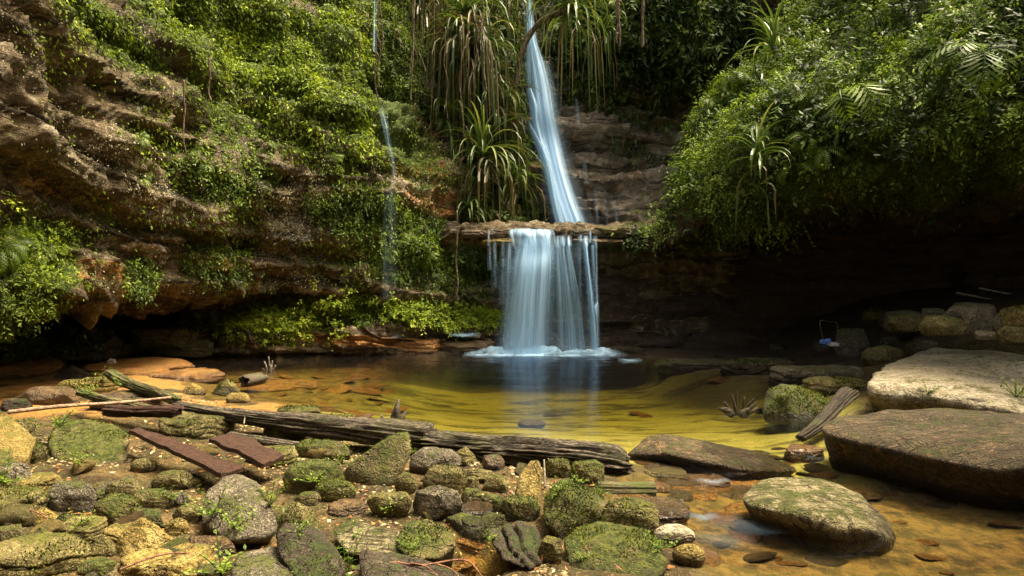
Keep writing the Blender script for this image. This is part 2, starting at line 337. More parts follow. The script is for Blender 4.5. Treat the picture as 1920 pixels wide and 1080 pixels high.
# ---- cliffs: control rows/columns given as (px, py, depth), lofted, then carved into beds
def cliffmat(name, strataRot, cols, moss_on=True, bands=1.0, rough=.8):
    t = NT(name); geo = t.n("NewGeometry"); v = geo.outputs['Position']
    wv = t.n("VectorMath", {0: v, 1: t.n("VectorMath", {0: t.n("TexNoise", {'Vector': v, 'Scale': .8, 'Detail': 3.}).outputs[1], 1: (.5, .5, .5)}, operation='MULTIPLY').outputs[0]}, operation='ADD').outputs[0]
    sv_ = t.mapv(wv, (.35, .35, 5.0), strataRot)
    st = t.noise(sv_, 1.7, 6, .7, .2); st2 = t.noise(sv_, 6., 5, .7, .2)
    n1 = t.noise(v, 1.3, 5, .6); n2 = t.noise(v, 6, 6, .7); n3 = t.noise(v, 30, 5, .7); n4 = t.noise(v, 75, 3, .7)
    c = t.mix(t.ramp(n1, .38, .62), cols[0], cols[1]); c = t.mix(t.ramp(n2, .5, .66), c, cols[2])
    c = t.mix(t.math('MULTIPLY', t.ramp(st, .5, .40), .85 * bands), c, cols[3])
    c = t.mix(t.math('MULTIPLY', t.ramp(st2, .44, .34), .7), c, cols[3])
    c = t.mix(t.math('MULTIPLY', t.ramp(n3, .44, .32), .8), c, cols[3])
    c = t.mix(t.math('MULTIPLY', t.ramp(n4, .6, .7), .55), c, tuple(x * 1.8 for x in cols[2]))
    og = t.attr('orange'); oc = t.mix(t.ramp(st2, .4, .6), (.13, .06, .02), (.46, .22, .055)); oc = t.mix(t.ramp(n2, .52, .62), oc, (.42, .27, .15)); oc = t.mix(t.ramp(n3, .42, .34), oc, (.06, .03, .01))
    c = t.mix(t.ramp(t.math('ADD', og, t.math('MULTIPLY', t.math('SUBTRACT', n2, .5), .9)), .38, .56), c, oc)
    pg = t.attr('pale'); c = t.mix(t.ramp(t.math('ADD', pg, t.math('MULTIPLY', t.math('SUBTRACT', n3, .5), 1.5)), .42, .7), c, t.mix(n2, (.30, .25, .19), (.5, .44, .36)))
    mg = t.attr('green'); nz = t.n("SeparateXYZ", {0: geo.outputs['Normal']}).outputs[2]
    f = t.math('ADD', t.math('ADD', mg, t.math('MULTIPLY', nz, .12)), t.math('ADD', t.math('MULTIPLY', t.math('SUBTRACT', n2, .5), 1.1), t.math('MULTIPLY', t.math('SUBTRACT', n3, .5), .6)))
    mc = t.mix(t.ramp(n3, .4, .62), (.03, .045, .008), (.12, .17, .02))
    c = t.mix(t.ramp(f, .40, .60), c, mc)
    h = t.math('ADD', t.math('MULTIPLY', st, 1.2), t.math('ADD', t.math('MULTIPLY', st2, .7), t.math('ADD', t.math('MULTIPLY', n3, .6), t.math('MULTIPLY', n4, .25)))); h = t.math('ADD', h, n2)
    b = t.n("BsdfPrincipled", {'Base Color': c, 'Roughness': rough, 'Specular IOR Level': .3, 'Normal': t.bump(h, 1., .07)})
    t.t.links.new(b.outputs[0], t.out.inputs[0]); return t.m
M['cliffL'] = cliffmat('left_cliff_rock', (-.10, .05, 0), [(.085, .06, .028), (.19, .14, .07), (.34, .29, .20), (.015, .010, .005)])
M['cliffB'] = cliffmat('back_cliff_rock', (0, -.06, 0), [(.17, .13, .085), (.30, .25, .18), (.44, .39, .31), (.016, .011, .007)], rough=.5)
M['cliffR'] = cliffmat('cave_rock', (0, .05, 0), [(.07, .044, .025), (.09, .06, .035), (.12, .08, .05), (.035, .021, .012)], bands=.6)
def blobs(px, py, L):
    o = np.zeros(px.shape)
    for x, y, rx, ry, ang, wt in L:
        a = R(ang); dx = px - x; dy = py - y
        u = (dx * math.cos(a) + dy * math.sin(a)) / rx; q = (-dx * math.sin(a) + dy * math.cos(a)) / ry
        o = np.maximum(o, wt * (1 - sm(np.hypot(u, q), .55, 1.1)))
    return o
def beds(Pn, tco, amp, seed, fr=2.6):
    tt = tco + .16 * fbm(Pn, .5, 3, seed) + .03 * fbm(Pn, 3, 2, seed + 3)
    def one(tf, s):
        q = tt * tf; k = np.floor(q); f = q - k
        a = _h(k.astype(np.int64), 0, 0, s); b = _h(k.astype(np.int64) + 1, 0, 0, s)
        w_ = sm(f, .72, 1.0); notch = np.exp(-((f - .86) / .07) ** 2)
        lat = .5 + .5 * vn(np.stack([Pn[:, 0] * .9, Pn[:, 1] * .9, k * 3.1], 1), s + 9)
        u = (Pn[:, 0] * .8 + Pn[:, 1] * .6) * tf * .42 + k * .37 + .35 * vn(Pn * .9, s + 31); ku = np.floor(u); fu = u - ku
        blk = _h(k.astype(np.int64), ku.astype(np.int64), 7, s); cr_ = np.exp(-((fu - .5) / .035) ** 2) * 0 + np.exp(-(np.minimum(fu, 1 - fu) / .05) ** 2)
        return (a * (1 - w_) + b * w_) * (.4 + lat) - .9 * notch * lat + .9 * blk * sm(np.minimum(fu, 1 - fu), .0, .12) * sm(f, 0, .1) * (1 - w_) - .6 * cr_ * lat
    return amp * (one(fr, seed) + .45 * one(fr * 2.7, seed + 20))
SURF = {}
def cliff(key, name, C, nr, nc, mat, dip, amp, namp, seed, green, orange=(), pale=(), ampmask=None, flip=False):
    A = loft(C, nr, nc); N = gnorm(A)
    if flip: N = -N
    Vv = A.reshape(-1, 3); Nn = N.reshape(-1, 3)
    tco = Vv[:, 2] + dip[0] * Vv[:, 0] + dip[1] * Vv[:, 1]
    px, py = proj(Vv)
    k = 1.0 if ampmask is None else ampmask(px, py)
    d = k * beds(Vv, tco, amp, seed) + namp * fbm(Vv, .9, 5, seed + 40, .55) + .05 * fbm(Vv, 7, 3, seed + 50)
    V2 = Vv + Nn * np.reshape(d, (-1, 1))
    px, py = proj(V2)
    at = {'green': blobs(px, py, green), 'orange': blobs(px, py, orange), 'pale': blobs(px, py, pale)}
    F = gridF(nr, nc)
    if flip: F = F[:, ::-1].copy()
    SURF[key] = (V2, F)
    return put(name, mk(name, V2, F, mat, attrs=at), kind='structure')
# columns of the left cliff
cx = [-700, -250, 0, 150, 300, 480, 640, 760, 850, 960]
rows = [(-900, [7, 8.5, 10, 11.5, 13.5, 15.5, 17.5, 19, 19.5, 20]),
 (-250, [5, 6, 7.3, 8.9, 10.6, 13.0, 14.8, 16.4, 17.4, 17.8]),
 (0,    [4.6, 5.5, 6.8, 8.4, 10.0, 12.1, 13.6, 15.0, 16.2, 17]),
 (150,  [4.5, 5.3, 6.5, 8.0, 9.5, 11.3, 12.6, 14.0, 15.2, 16.2]),
 (300,  [4.7, 5.5, 6.6, 8.0, 9.3, 10.9, 12.0, 13.0, 14, 15.5]),
 (420,  [5.1, 6.0, 7.1, 8.5, 9.7, 11.2, 12.0, 12.6, 13.1, 14.6]),
 (540,  [5.6, 6.6, 7.7, 8.9, 10.0, 11.5, 12.1, 12.5, 12.8, 13.6]),
 (556,  [7.5, 8.6, 10, 11.2, 12.0, 12.4, 12.6, 12.8, 13.0, 13.8]),
 (590,  [8.5, 9.8, 11.2, 12.2, 12.8, 12.7, 12.7, 12.8, 13.0, 14]),
 (618,  [8.0, 9.3, 10.6, 11.5, 12.1, 12.1, 12.1, 12.3, 12.6, 13.6]),
 (648,  [7.4, 8.7, 9.8, 10.8, 11.7, 11.9, 12.0, 12.2, 12.5, 13.3]),
 (720,  [7.4, 8.7, 9.8, 10.8, 11.6, 11.9, 12.0, 12.1, 12.5, 13.3])]
browy = {0: 560, 1: 556, 2: 560, 3: 548, 4: 542, 5: 535, 6: 540, 7: 550, 8: 555, 9: 560}
C = []
for i, (py, Ys) in enumerate(rows):
    C.append([P(cx[j], (browy[j] - 4 if i == 6 else py), Ys[j]) for j in range(10)])
GREEN_L = [(430, 60, 330, 95, 32, .9), (620, 150, 300, 90, 40, 1.), (200, 60, 160, 50, 35, .75), (700, 60, 160, 120, 60, .8), (560, 250, 160, 60, 38, .55), (800, 330, 70, 50, 40, .5),
   (420, 190, 120, 70, 40, .5), (300, 250, 200, 60, 20, .28), (200, 400, 240, 60, 10, .28), (700, 400, 120, 60, 10, .65), (850, 470, 130, 70, 0, .6), (540, 590, 190, 28, -6, 1.), (820, 590, 160, 26, 4, .9),
   (60, 500, 110, 120, 0, .8), (260, 510, 45, 40, 0, .7), (400, 480, 90, 50, 0, .4), (700, 480, 180, 60, 0, .35), (110, 100, 120, 80, 30, .35), (90, 640, 150, 30, 0, .7)]
ORANGE_L = [(768, 290, 140, 48, 50, 1.3), (745, 200, 110, 22, 38, 1.1), (810, 365, 70, 40, 30, 1.2), (470, 120, 45, 20, 25, .7), (385, 85, 24, 20, 0, .8), (590, 140, 14, 10, 0, .8), (180, 505, 110, 26, 6, .75), (270, 470, 60, 18, 8, .6), (80, 350, 70, 30, 20, .45),
   (320, 380, 120, 20, 10, .35), (700, 640, 220, 14, 3, .7), (450, 645, 150, 12, 2, .4), (820, 370, 60, 26, 30, .6), (610, 480, 80, 22, 10, .4), (420, 500, 26, 26, 0, .6), (285, 20, 40, 24, 20, .6)]
PALE_L = [(450, 400, 260, 90, 8, .42), (330, 300, 260, 50, 20, .38), (480, 220, 90, 40, 40, .5), (460, 290, 110, 50, 25, .45), (210, 400, 140, 30, 12, .5), (400, 440, 130, 40, 12, .5), (560, 460, 120, 50, 15, .5), (270, 465, 60, 16, 5, .6), (270, 70, 40, 22, 30, .45), (130, 400, 110, 30, 12, .4), (600, 330, 70, 30, 20, .4), (780, 350, 50, 20, 20, .6)]
cliff('L', 'left_cliff', C, 300, 440, M['cliffL'], (.05, .10), .15, .24, 3, GREEN_L, ORANGE_L, PALE_L, flip=True)
# head wall behind the ledge
cx = [520, 680, 800, 900, 980, 1060, 1150, 1250, 1360, 1500, 1700]
rows = [(-900, [21, 21, 21, 21, 22, 22, 21, 20, 19, 18, 17]),
 (-300, [19, 19, 18, 17.5, 18, 18, 17, 16.5, 16, 15.5, 15]),
 (0,    [18.5, 18, 16.8, 16, 17, 17, 16, 15.3, 15, 14.6, 14]),
 (110,  [18, 17.4, 16, 15.2, 16.4, 16.8, 16.4, 15.9, 15.4, 15, 14]),
 (200,  [17.6, 16.8, 15.3, 14.8, 15.9, 16.2, 16.6, 16.6, 16, 15, 14]),
 (300,  [17, 16, 14.8, 14.4, 15.4, 15.5, 15.9, 16.4, 15.8, 15, 14]),
 (420,  [16.5, 15.5, 14.3, 14.0, 14.9, 14.9, 15, 15.2, 15.2, 14.8, 14]),
 (560,  [16.5, 15.5, 14.2, 14.0, 14.7, 14.8, 14.9, 15, 15, 14.6, 14])]
C = [[P(cx[j], py, Ys[j]) for j in range(11)] for py, Ys in rows]
GREEN_B = [(820, 120, 220, 240, 0, .95), (900, 330, 110, 120, 0, .9), (1250, 60, 260, 130, 0, .8), (1100, 150, 70, 40, 20, .6), (1180, 250, 60, 50, 50, .25), (980, 400, 60, 40, 0, .5)]
ORANGE_B = [(820, 350, 70, 60, 40, 1.1), (1140, 380, 70, 60, 0, .28), (1010, 340, 30, 60, 0, .5), (1170, 340, 60, 20, -30, .4), (1080, 250, 40, 40, 0, .25)]
PALE_B = [(1075, 195, 30, 26, 0, .5), (1080, 240, 32, 30, 0, .45), (1115, 380, 16, 50, 0, .45), (1145, 390, 10, 40, 0, .45), (1070, 300, 40, 16, 0, .4)]
cliff('B', 'back_cliff', C, 240, 300, M['cliffB'], (.04, -.03), .24, .14, 31, GREEN_B, ORANGE_B, PALE_B, flip=True)
# ledge and the wall under it
cx = [780, 850, 930, 1010, 1090, 1160, 1260, 1400]
rows = [(425, [16] * 8), (428, [14, 13.8, 13.8, 13.8, 13.8, 13.8, 14, 14]), (431, [13.6, 13.0, 12.85, 12.8, 12.85, 12.95, 13.2, 13.4]), (446, [13.6, 12.95, 12.75, 12.7, 12.75, 12.85, 13.1, 13.4]),
 (462, [13.6, 13.0, 12.9, 12.85, 12.9, 12.95, 13.2, 13.4]), (474, [13.6, 13.05, 13.0, 12.98, 12.98, 13.0, 13.2, 13.4]), (492, [13.7, 13.3, 13.3, 13.3, 13.3, 13.3, 13.4, 13.5]), (560, [13.7, 13.4, 13.45, 13.5, 13.5, 13.4, 13.4, 13.5]), (630, [13.6, 13.2, 13.2, 13.3, 13.3, 13.2, 13.2, 13.4]), (655, [13.5, 13., 12.9, 12.9, 13.0, 13., 13.1, 13.3]), (720, [13.4, 13., 12.9, 12.9, 13.0, 13., 13.1, 13.3])]
C = [[P(cx[j], py, Ys[j]) for j in range(8)] for py, Ys in rows]
cliff('W', 'ledge_cliff', C, 190, 240, M['cliffL'], (0.02, 0), .09, .07, 61, [(870, 500, 70, 70, 0, .6), (1045, 540, 40, 60, 0, .5), (1190, 430, 40, 20, 0, .4)], [(900, 450, 120, 14, 0, .42)], [], flip=True)
# dark cave wall on the right
cx = [1120, 1250, 1400, 1600, 1800, 2100, 2600]
TOPD = [448, 448, 400, 330, 290, 240, 180]
rows = [(1, [13.5, 14, 14.6, 14.4, 13.6, 12, 9]), (2, [13.4, 13.7, 13.8, 13.4, 12.8, 11.3, 8.5]), (455, [13.4, 13.6, 13.6, 13.1, 12.4, 11, 8.2]), (520, [13.3, 13.4, 13.4, 13, 12.4, 11, 8.2]), (610, [13.2, 13.2, 13.1, 12.8, 12.2, 11, 8]), (650, [13., 12.7, 12.5, 12.3, 12., 10.8, 8]), (760, [13., 12.7, 12.5, 12.3, 12., 10.8, 8])]
C = [[P(cx[j], TOPD[j] if py == 1 else (TOPD[j] * .5 + 225 if py == 2 else py), Ys[j]) for j in range(7)] for py, Ys in rows]
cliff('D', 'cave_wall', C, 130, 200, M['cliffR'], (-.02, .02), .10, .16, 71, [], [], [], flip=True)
# vegetated overhang on the right
E = [
 [(1205,370,17),(1270,362,17),(1340,355,17),(1440,345,17),(1560,340,17),(1720,330,16.5),(1930,310,16),(2300,280,15),(2800,230,13)],
 [(1205,380,14.2),(1270,372,13.9),(1340,365,13.7),(1440,360,13.6),(1560,360,13.3),(1720,350,12.8),(1930,330,12),(2300,300,10),(2800,250,7)],
 [(1168,462,12.9),(1215,452,12.1),(1290,425,11.6),(1400,415,11.5),(1520,410,11.3),(1680,405,10.9),(1880,395,10.2),(2250,380,8.3),(2800,350,6)],
 [(1195,405,13.0),(1235,395,12.1),(1310,365,11.3),(1420,325,10.7),(1540,300,10.1),(1700,285,9.5),(1900,275,8.8),(2260,255,7.0),(2800,240,5.2)],
 [(1240,320,13.3),(1280,315,12.4),(1345,290,11.6),(1440,255,10.8),(1560,215,10.0),(1710,190,9.1),(1900,170,8.1),(2260,150,6.3),(2800,120,4.4)],
 [(1305,225,13.8),(1335,220,12.9),(1390,200,12.1),(1470,170,11.3),(1580,130,10.5),(1720,100,9.6),(1900,80,8.5),(2260,50,6.6),(2800,20,4.6)],
 [(1385,120,14.4),(1410,115,13.6),(1450,100,12.8),(1520,70,12.0),(1610,30,11.2),(1740,0,10.2),(1910,-20,9.0),(2260,-60,6.9),(2800,-90,4.8)],
 [(1450,-20,15.2),(1480,-30,14.4),(1520,-40,13.8),(1580,-60,13.0),(1660,-90,12.2),(1770,-120,11.),(1930,-150,9.8),(2260,-200,7.4),(2800,-260,5)],
 [(1600,-400,18),(1640,-420,17),(1680,-440,16.2),(1740,-460,15.4),(1800,-500,14.6),(1880,-520,13.4),(2000,-560,12),(2300,-650,9),(2800,-760,6)]]
C = [[P(q[0] + (60, 55, 35, 10, 0, 0, 0, 0, 0)[j], q[1], q[2]) for j, q in enumerate(r)] for r in E]
GREEN_E = [(1500, 150, 900, 330, 0, .9)]
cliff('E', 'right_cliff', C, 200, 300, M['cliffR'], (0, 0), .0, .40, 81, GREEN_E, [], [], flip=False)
# unseen wall added behind the camera to block the low sky
C = []
for zz, k in ((-.6, 1.), (2, 1.0), (5, .98), (8, .96), (11.5, .97)):
    C.append([(x * k, y * k, zz) for x, y in ((-6.3, 5.5), (-7.2, 2), (-7.0, -2), (-4.5, -5.5), (0, -7), (4.5, -5.5), (7.4, -2), (7.6, 2), (6.8, 4.8))])
cliff('K', 'sky_blocker', C, 60, 160, M['cliffL'], (0, 0), .15, .5, 91, [], [], [])
# ================================================================== ROCKS
ICO = {}
def ico(s):
    if s not in ICO:
        bm = bmesh.new(); bmesh.ops.create_icosphere(bm, subdivisions=s, radius=1)
        ICO[s] = (np.array([v.co[:] for v in bm.verts]), np.array([[v.index for v in f.verts] for f in bm.faces])); bm.free()
        ICO[s][0].__itruediv__(np.linalg.norm(ICO[s][0], axis=1, keepdims=True))
    return ICO[s]
def hull_planes(pts):
    bm = bmesh.new()
    for p in pts: bm.verts.new(p)
    bmesh.ops.convex_hull(bm, input=bm.verts); bm.normal_update()
    L = set()
    for f in bm.faces:
        n = f.normal; L.add((round(n.x, 3), round(n.y, 3), round(n.z, 3), round(n.dot(f.verts[0].co), 4)))
    bm.free(); return np.array(list(L))
def hullrock(pts, sub=4, p=22, amp=.05, freq=1.6, seed=0, strata=0, dip=(.1, .1), chop=2, cut=.78):
    pts = np.asarray(pts, float); ext = pts.max(0) - pts.min(0); size = np.cbrt(np.prod(ext)); c = (pts.max(0) + pts.min(0)) / 2 * .4 + pts.mean(0) * .6
    s = ext / ext.max()
    q = (pts - c) / s                                  # work in a space where the rock is roundish
    pl = hull_planes(q); D, F = ico(sub)
    n = pl[:, :3]; d = np.maximum(pl[:, 3], 1e-3)
    rc = np.random.RandomState(seed * 7 + 1); cm = rc.normal(0, 1, (chop, 3)); cm /= np.linalg.norm(cm, axis=1, keepdims=True) + 1e-9
    cm[:, 2] = np.where(cm[:, 2] < -.2, -cm[:, 2], cm[:, 2])
    if chop: n = np.vstack([n, cm]); d = np.concatenate([d, (q @ cm.T).max(0) * rc.uniform(cut, cut + .16, chop)])
    k = (D @ n.T) / d
    r = 1 / np.power(np.sum(np.power(np.maximum(k, 0), p), 1), 1 / p)
    V = D * r[:, None] * s
    sd = np.array([seed * 3.7, seed * 1.3, 0])
    dn = V / (np.linalg.norm(V, axis=1, keepdims=True) + 1e-9)
    nz = amp * size * (fbm(V / size + sd, freq, 6, seed, .6) - .8 * np.abs(fbm(V / size + sd, freq * 1.9, 4, seed + 9)))
    if strata:
        tt = (V[:, 2] + dip[0] * V[:, 0] + dip[1] * V[:, 1]) / size * 7 + fbm(V / size + sd, 1.2, 2, seed)
        f = tt - np.floor(tt); nz = nz + strata * size * (.03 * _h(np.floor(tt).astype(np.int64), 0, 0, seed) - .05 * np.exp(-((f - .9) / .1) ** 2))
    V = V + dn * nz[:, None]
    return V + c, F
NR = 0
PENDING = []
def addrock(pts, mat, label, cat='rock', sub=4, name='boulder', group=None, **k):
    global NR; NR += 1
    k.setdefault('seed', NR); k.setdefault('cut', .92); flat = k.pop('flat', False)
    V, F = hullrock(pts, sub, **k)
    base = np.array([V[:, 0].mean(), V[:, 1].mean(), V[:, 2].min()])
    ob = put(name, mk(name, V - base, F, M[mat], smooth=not flat), tuple(base), label=label, cat=cat, group=group)
    den = {'moss': 1.0, 'olive': .5, 'ochre': .2, 'dark': .25}.get(mat, 0)
    if den: PENDING.append((ob, V - base, F, den, NR))
    return ob
def box(x0, y0, x1, y1, style='ang', D=.8, rng=None, sink=.12, dz=0.0, Yb=None, tilt=0):
    """hull points of a rock whose picture box is x0..x1, y0..y1, standing on the ground"""
    rng = rng or random.Random(int(x0 * 7 + y0 * 13))
    if style not in ('slab',): D = D * .66
    xc = (x0 + x1) / 2
    g = G(xc, y1 - (y1 - y0) * .04, dz) if Yb is None else P(xc, y1, Yb)
    Yf = g[1]; w0 = (x1 - x0) / FPX * Yf; d = D * w0; w_ = (x1 - x0) / FPX * (Yf + d * .45)
    top = P(xc, y0, Yf + d * .55)[2]; zb = g[2] - sink * w_; h = max(top - g[2], .03)
    cx_ = P(xc, y1, Yf + d * .45)[0]; out = []
    prof = {'ang': [(0, .92, .9), (.5, 1, 1), (.88, .82, .8), (1, .62, .5)], 'round': [(0, .7, .7), (.25, .93, .93), (.5, 1, 1), (.75, .86, .86), (.93, .55, .55), (1, .25, .25)],
            'slab': [(0, .9, .85), (.6, 1, 1), (1, .9, .86)], 'point': [(0, .95, .9), (.3, 1, 1), (.7, .6, .6), (1, .1, .15)], 'block': [(0, .92, .92), (.5, 1, 1), (1, .85, .85)],
            'under': [(0, .55, .5), (.45, .85, .8), (.75, 1, 1), (1, .8, .85)]}[style]
    na = {'round': 12, 'block': 4, 'ang': 5, 'point': 5}.get(style, 7)
    a0 = rng.random() * 6.28
    for k, (t_, rx, ry) in enumerate(prof):
        for i in range(na):
            a = a0 + (i + rng.uniform(-.3, .3) * (style != 'round')) * 2 * math.pi / na + k * (.15 if style in ('round', 'slab', 'under') else .04)
            j = 1 if style == 'round' else rng.uniform(.88, 1.06)
            sq = 1 / max(abs(math.cos(a)), abs(math.sin(a))) ** (.35 if style != 'round' else .1)
            zz = zb + (top - zb) * min(1, max(0, t_ + (rng.uniform(-.07, .05) if style != 'round' else 0)))
            x = math.cos(a) * sq * j * rx * .5; y = math.sin(a) * sq * j * ry * .5
            if t_ > .5: zz += tilt * x * h * 1.6 + (-.18 * h * (.5 - y) if style in ('slab', 'block', 'ang') else 0)
            out.append((cx_ + x * w_, Yf + d * .5 + y * d, min(zz, top + .3 * h)))
    out = np.array(out)
    cc = (out.min(0) + out.max(0)) / 2
    out[:, 0] = cx_ + (out[:, 0] - cc[0]) * w_ / (out[:, 0].max() - out[:, 0].min())
    return out
def pts3(L, root=.28):
    A = np.array([P(*q) for q in L]); z0, z1 = A[:, 2].min(), A[:, 2].max(); B = A[A[:, 2] < z0 + .35 * (z1 - z0)].copy(); c = A.mean(0)
    B[:, :2] = c[:2] + (B[:, :2] - c[:2]) * .93; B[:, 2] -= root; return np.vstack([A, B])
def plankpts(L): return np.array([P(*q) for q in L])
def inpoly(px, py, poly):
    c = False; n = len(poly)
    for i in range(n):
        a = poly[i]; b = poly[(i + 1) % n]
        if (a[1] > py) != (b[1] > py) and px < (b[0] - a[0]) * (py - a[1]) / (b[1] - a[1]) + a[0]: c = not c
    return c
# ---- the big ones, from corner points (px, py, depth)
addrock(pts3([(1598,712,7.0),(1640,680,8.4),(1700,664,9.0),(1790,648,9.6),(1900,640,10),(2150,632,10),(1610,735,6.9),(1660,742,6.7),(1750,762,6.4),(1850,752,6.2),(1920,778,5.9),(2150,800,5.6),
  (1640,800,7.4),(1900,840,6.6),(2200,840,6.2),(1700,700,9.4),(2200,690,10)]), 'pale', 'large pale cream limestone slab with pitted top above the dark slab', sub=6, amp=.035, freq=2.2, strata=.3, dip=(.05,.06), p=40, chop=5)
addrock(pts3([(1530,790,5.6),(1560,778,5.8),(1640,765,6.0),(1740,761,6.15),(1920,772,5.9),(2150,800,5.6),(1540,812,5.3),(1620,835,5.0),(1700,858,4.75),(1800,872,4.45),(1850,878,4.3),(1925,850,4.3),(2150,860,4.0),
  (1560,880,5.65),(1650,925,5.35),(1770,965,4.95),(1865,990,4.7),(1930,1000,4.65),(2150,1020,4.5),(1750,850,6.2),(2150,880,5.8)]), 'slab', 'huge flat-topped brown slab with a black overhanging front face in the stream', sub=6, amp=.018, freq=2.0, p=40, chop=4)
addrock(pts3([(1379,925,4.3),(1386,905,4.45),(1420,884,4.65),(1470,879,4.7),(1540,886,4.65),(1610,915,4.5),(1655,955,4.25),(1690,1000,4.0),(1694,1020,3.95),(1600,975,3.8),(1500,955,3.85),(1400,945,4.05),(1560,985,3.78),(1450,965,3.95),(1650,990,3.8),
  (1400,975,4.35),(1480,1020,4.1),(1600,1040,4.0),(1680,1038,4.0),(1480,985,4.7),(1600,990,4.8)]), 'carved', 'oval pale green boulder etched with fine grooves standing in the stream', sub=6, amp=.022, freq=2.4, p=16, chop=3)
addrock(pts3([(1168,852,5.6),(1214,812,5.75),(1235,808,5.9),(1330,824,5.9),(1420,842,5.8),(1505,880,5.4),(1400,880,5.15),(1290,872,5.3),(1250,850,5.35),(1310,860,5.3),(1215,862,5.55),(1380,905,5.4),(1250,895,5.6)]),
  'slab', 'dark wedge slab rising slanted from the golden water beyond the log end', sub=5, amp=.02, freq=2.2, p=36)
addrock(pts3([(640,892,4.85),(655,870,4.75),(700,836,4.80),(742,812,4.85),(767,808,4.90),(772,850,4.80),(742,900,4.70),(700,912,4.70),(650,908,4.75),(660,880,5.15),(740,815,5.25),(770,850,5.15),(700,912,5.25)]),
  'moss', 'tilted mossy slab leaning against the long log', sub=5, amp=.012, p=90, chop=0)
addrock(pts3([(963,925,4.25),(975,885,4.30),(995,862,4.35),(1012,860,4.35),(1016,880,4.35),(1014,950,4.20),(985,955,4.15),(1000,900,4.55),(1015,940,4.50),(970,940,4.50)]), 'ochre', 'upright pointed ochre stone in front of the log', sub=4, amp=.014, p=80)
addrock(pts3([(1016,930,4.18),(1040,897,4.28),(1062,893,4.33),(1110,912,4.28),(1141,940,4.13),(1138,965,3.98),(1100,1000,3.88),(1040,1000,3.83),(1018,975,3.88),(1060,925,3.93),(1120,950,3.88),(1080,960,4.48),(1110,940,4.53)]),
  'moss', 'large mossy boulder with a rounded top below the log end', sub=5, amp=.03, p=30)
addrock(pts3([(1052,1010,3.6),(1060,995,3.7),(1100,995,3.75),(1140,976,3.9),(1165,973,3.95),(1210,990,3.85),(1250,1020,3.6),(1258,1060,3.4),(1240,1090,3.3),(1150,1120,3.2),(1060,1100,3.3),(1130,1010,3.5),(1230,1010,3.5),(1180,1000,4.1),(1100,1000,4.1),(1120,1090,3.9)]),
  'moss', 'biggest mossy boulder at the front edge with a peaked ridge and ferny growth', sub=5, amp=.04, p=30)
addrock(pts3([(372,985,3.75),(385,925,3.95),(410,895,4.1),(445,886,4.15),(480,895,4.1),(505,930,3.9),(522,985,3.7),(500,1010,3.6),(430,1015,3.55),(440,960,3.7),(400,1000,4.2),(500,980,4.2),(450,900,4.4)]),
  'grey', 'speckled grey-brown boulder with ferns at its foot near the planks', sub=5, amp=.03, p=30)
addrock(pts3([(95,800,5.55),(110,778,5.75),(180,782,5.75),(235,800,5.65),(250,825,5.45),(240,862,5.20),(170,872,5.15),(100,862,5.20),(85,830,5.35),(120,795,6.15),(220,805,6.15),(100,850,5.95)]), 'moss', 'broad mossy boulder with a flat ochre top at the left below the long stick', sub=5, amp=.03, p=40)
addrock(pts3([(-90,790,5.10),(0,775,5.30),(20,780,5.40),(70,822,5.10),(55,850,4.90),(38,862,4.80),(-20,838,4.90),(-90,840,4.90),(0,800,5.80),(60,830,5.50),(30,900,5.10),(-60,900,5.10)]), 'ochre', 'yellow angular block at the left edge leaning over a rounder stone', sub=5, amp=.015, p=45)
addrock(pts3([(-80,850,4.65),(0,835,4.75),(30,850,4.70),(42,890,4.55),(20,930,4.35),(-80,940,4.35),(0,860,5.25),(-80,860,5.25)]), 'olive', 'rounded olive boulder at the left edge under the yellow block', sub=4, amp=.03, p=30)
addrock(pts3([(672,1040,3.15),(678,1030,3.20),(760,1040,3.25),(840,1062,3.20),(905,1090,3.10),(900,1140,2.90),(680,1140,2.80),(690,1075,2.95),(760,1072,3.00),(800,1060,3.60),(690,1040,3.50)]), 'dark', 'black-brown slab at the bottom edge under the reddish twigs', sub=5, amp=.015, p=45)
addrock(pts3([(512,1000,3.37),(530,975,3.52),(570,978,3.57),(620,1010,3.42),(652,1060,3.17),(640,1100,3.02),(560,1100,2.97),(520,1040,3.17),(545,1000,3.27),(600,990,3.82),(640,1060,3.62)]), 'dark', 'slanted dark grey slab beside the flat slab at the front', sub=5, amp=.018, p=36)
addrock(pts3([(428,1062,3.13),(440,1035,3.28),(520,1020,3.38),(585,1030,3.33),(612,1060,3.18),(600,1110,2.98),(440,1120,2.93),(500,1070,3.03),(560,1050,3.68),(460,1050,3.68)]), 'grey', 'flat smooth grey slab at the bottom edge left of centre', sub=5, amp=.01, p=30)
addrock(pts3([(618,985,3.65),(650,970,3.80),(720,985,3.70),(790,1005,3.60),(800,1040,3.40),(740,1052,3.30),(650,1040,3.40),(625,1010,3.50),(700,1000,4.00),(780,1010,3.90)]), 'carved', 'long pale slab scored with grooves in the front centre', sub=5, amp=.02, p=26)
addrock(pts3([(742,1000,3.53),(760,975,3.68),(810,972,3.73),(845,995,3.58),(857,1018,3.43),(820,1048,3.28),(770,1048,3.28),(745,1030,3.38),(800,985,3.98),(840,1010,3.88)]), 'moss', 'rounded mossy stone with a dark dent overlapping the grooved slab', sub=5, amp=.035, p=30)
addrock(pts3([(915,985,3.70),(930,978,3.80),(1000,985,3.75),(1012,1010,3.65),(1018,1055,3.35),(990,1070,3.25),(945,1050,3.35),(920,1010,3.55),(960,990,4.15),(1010,1020,4.05)]), 'dark', 'dark green layered rock beside the small orange puddle', sub=5, amp=.03, strata=1.6, dip=(1.2, .2), p=20)
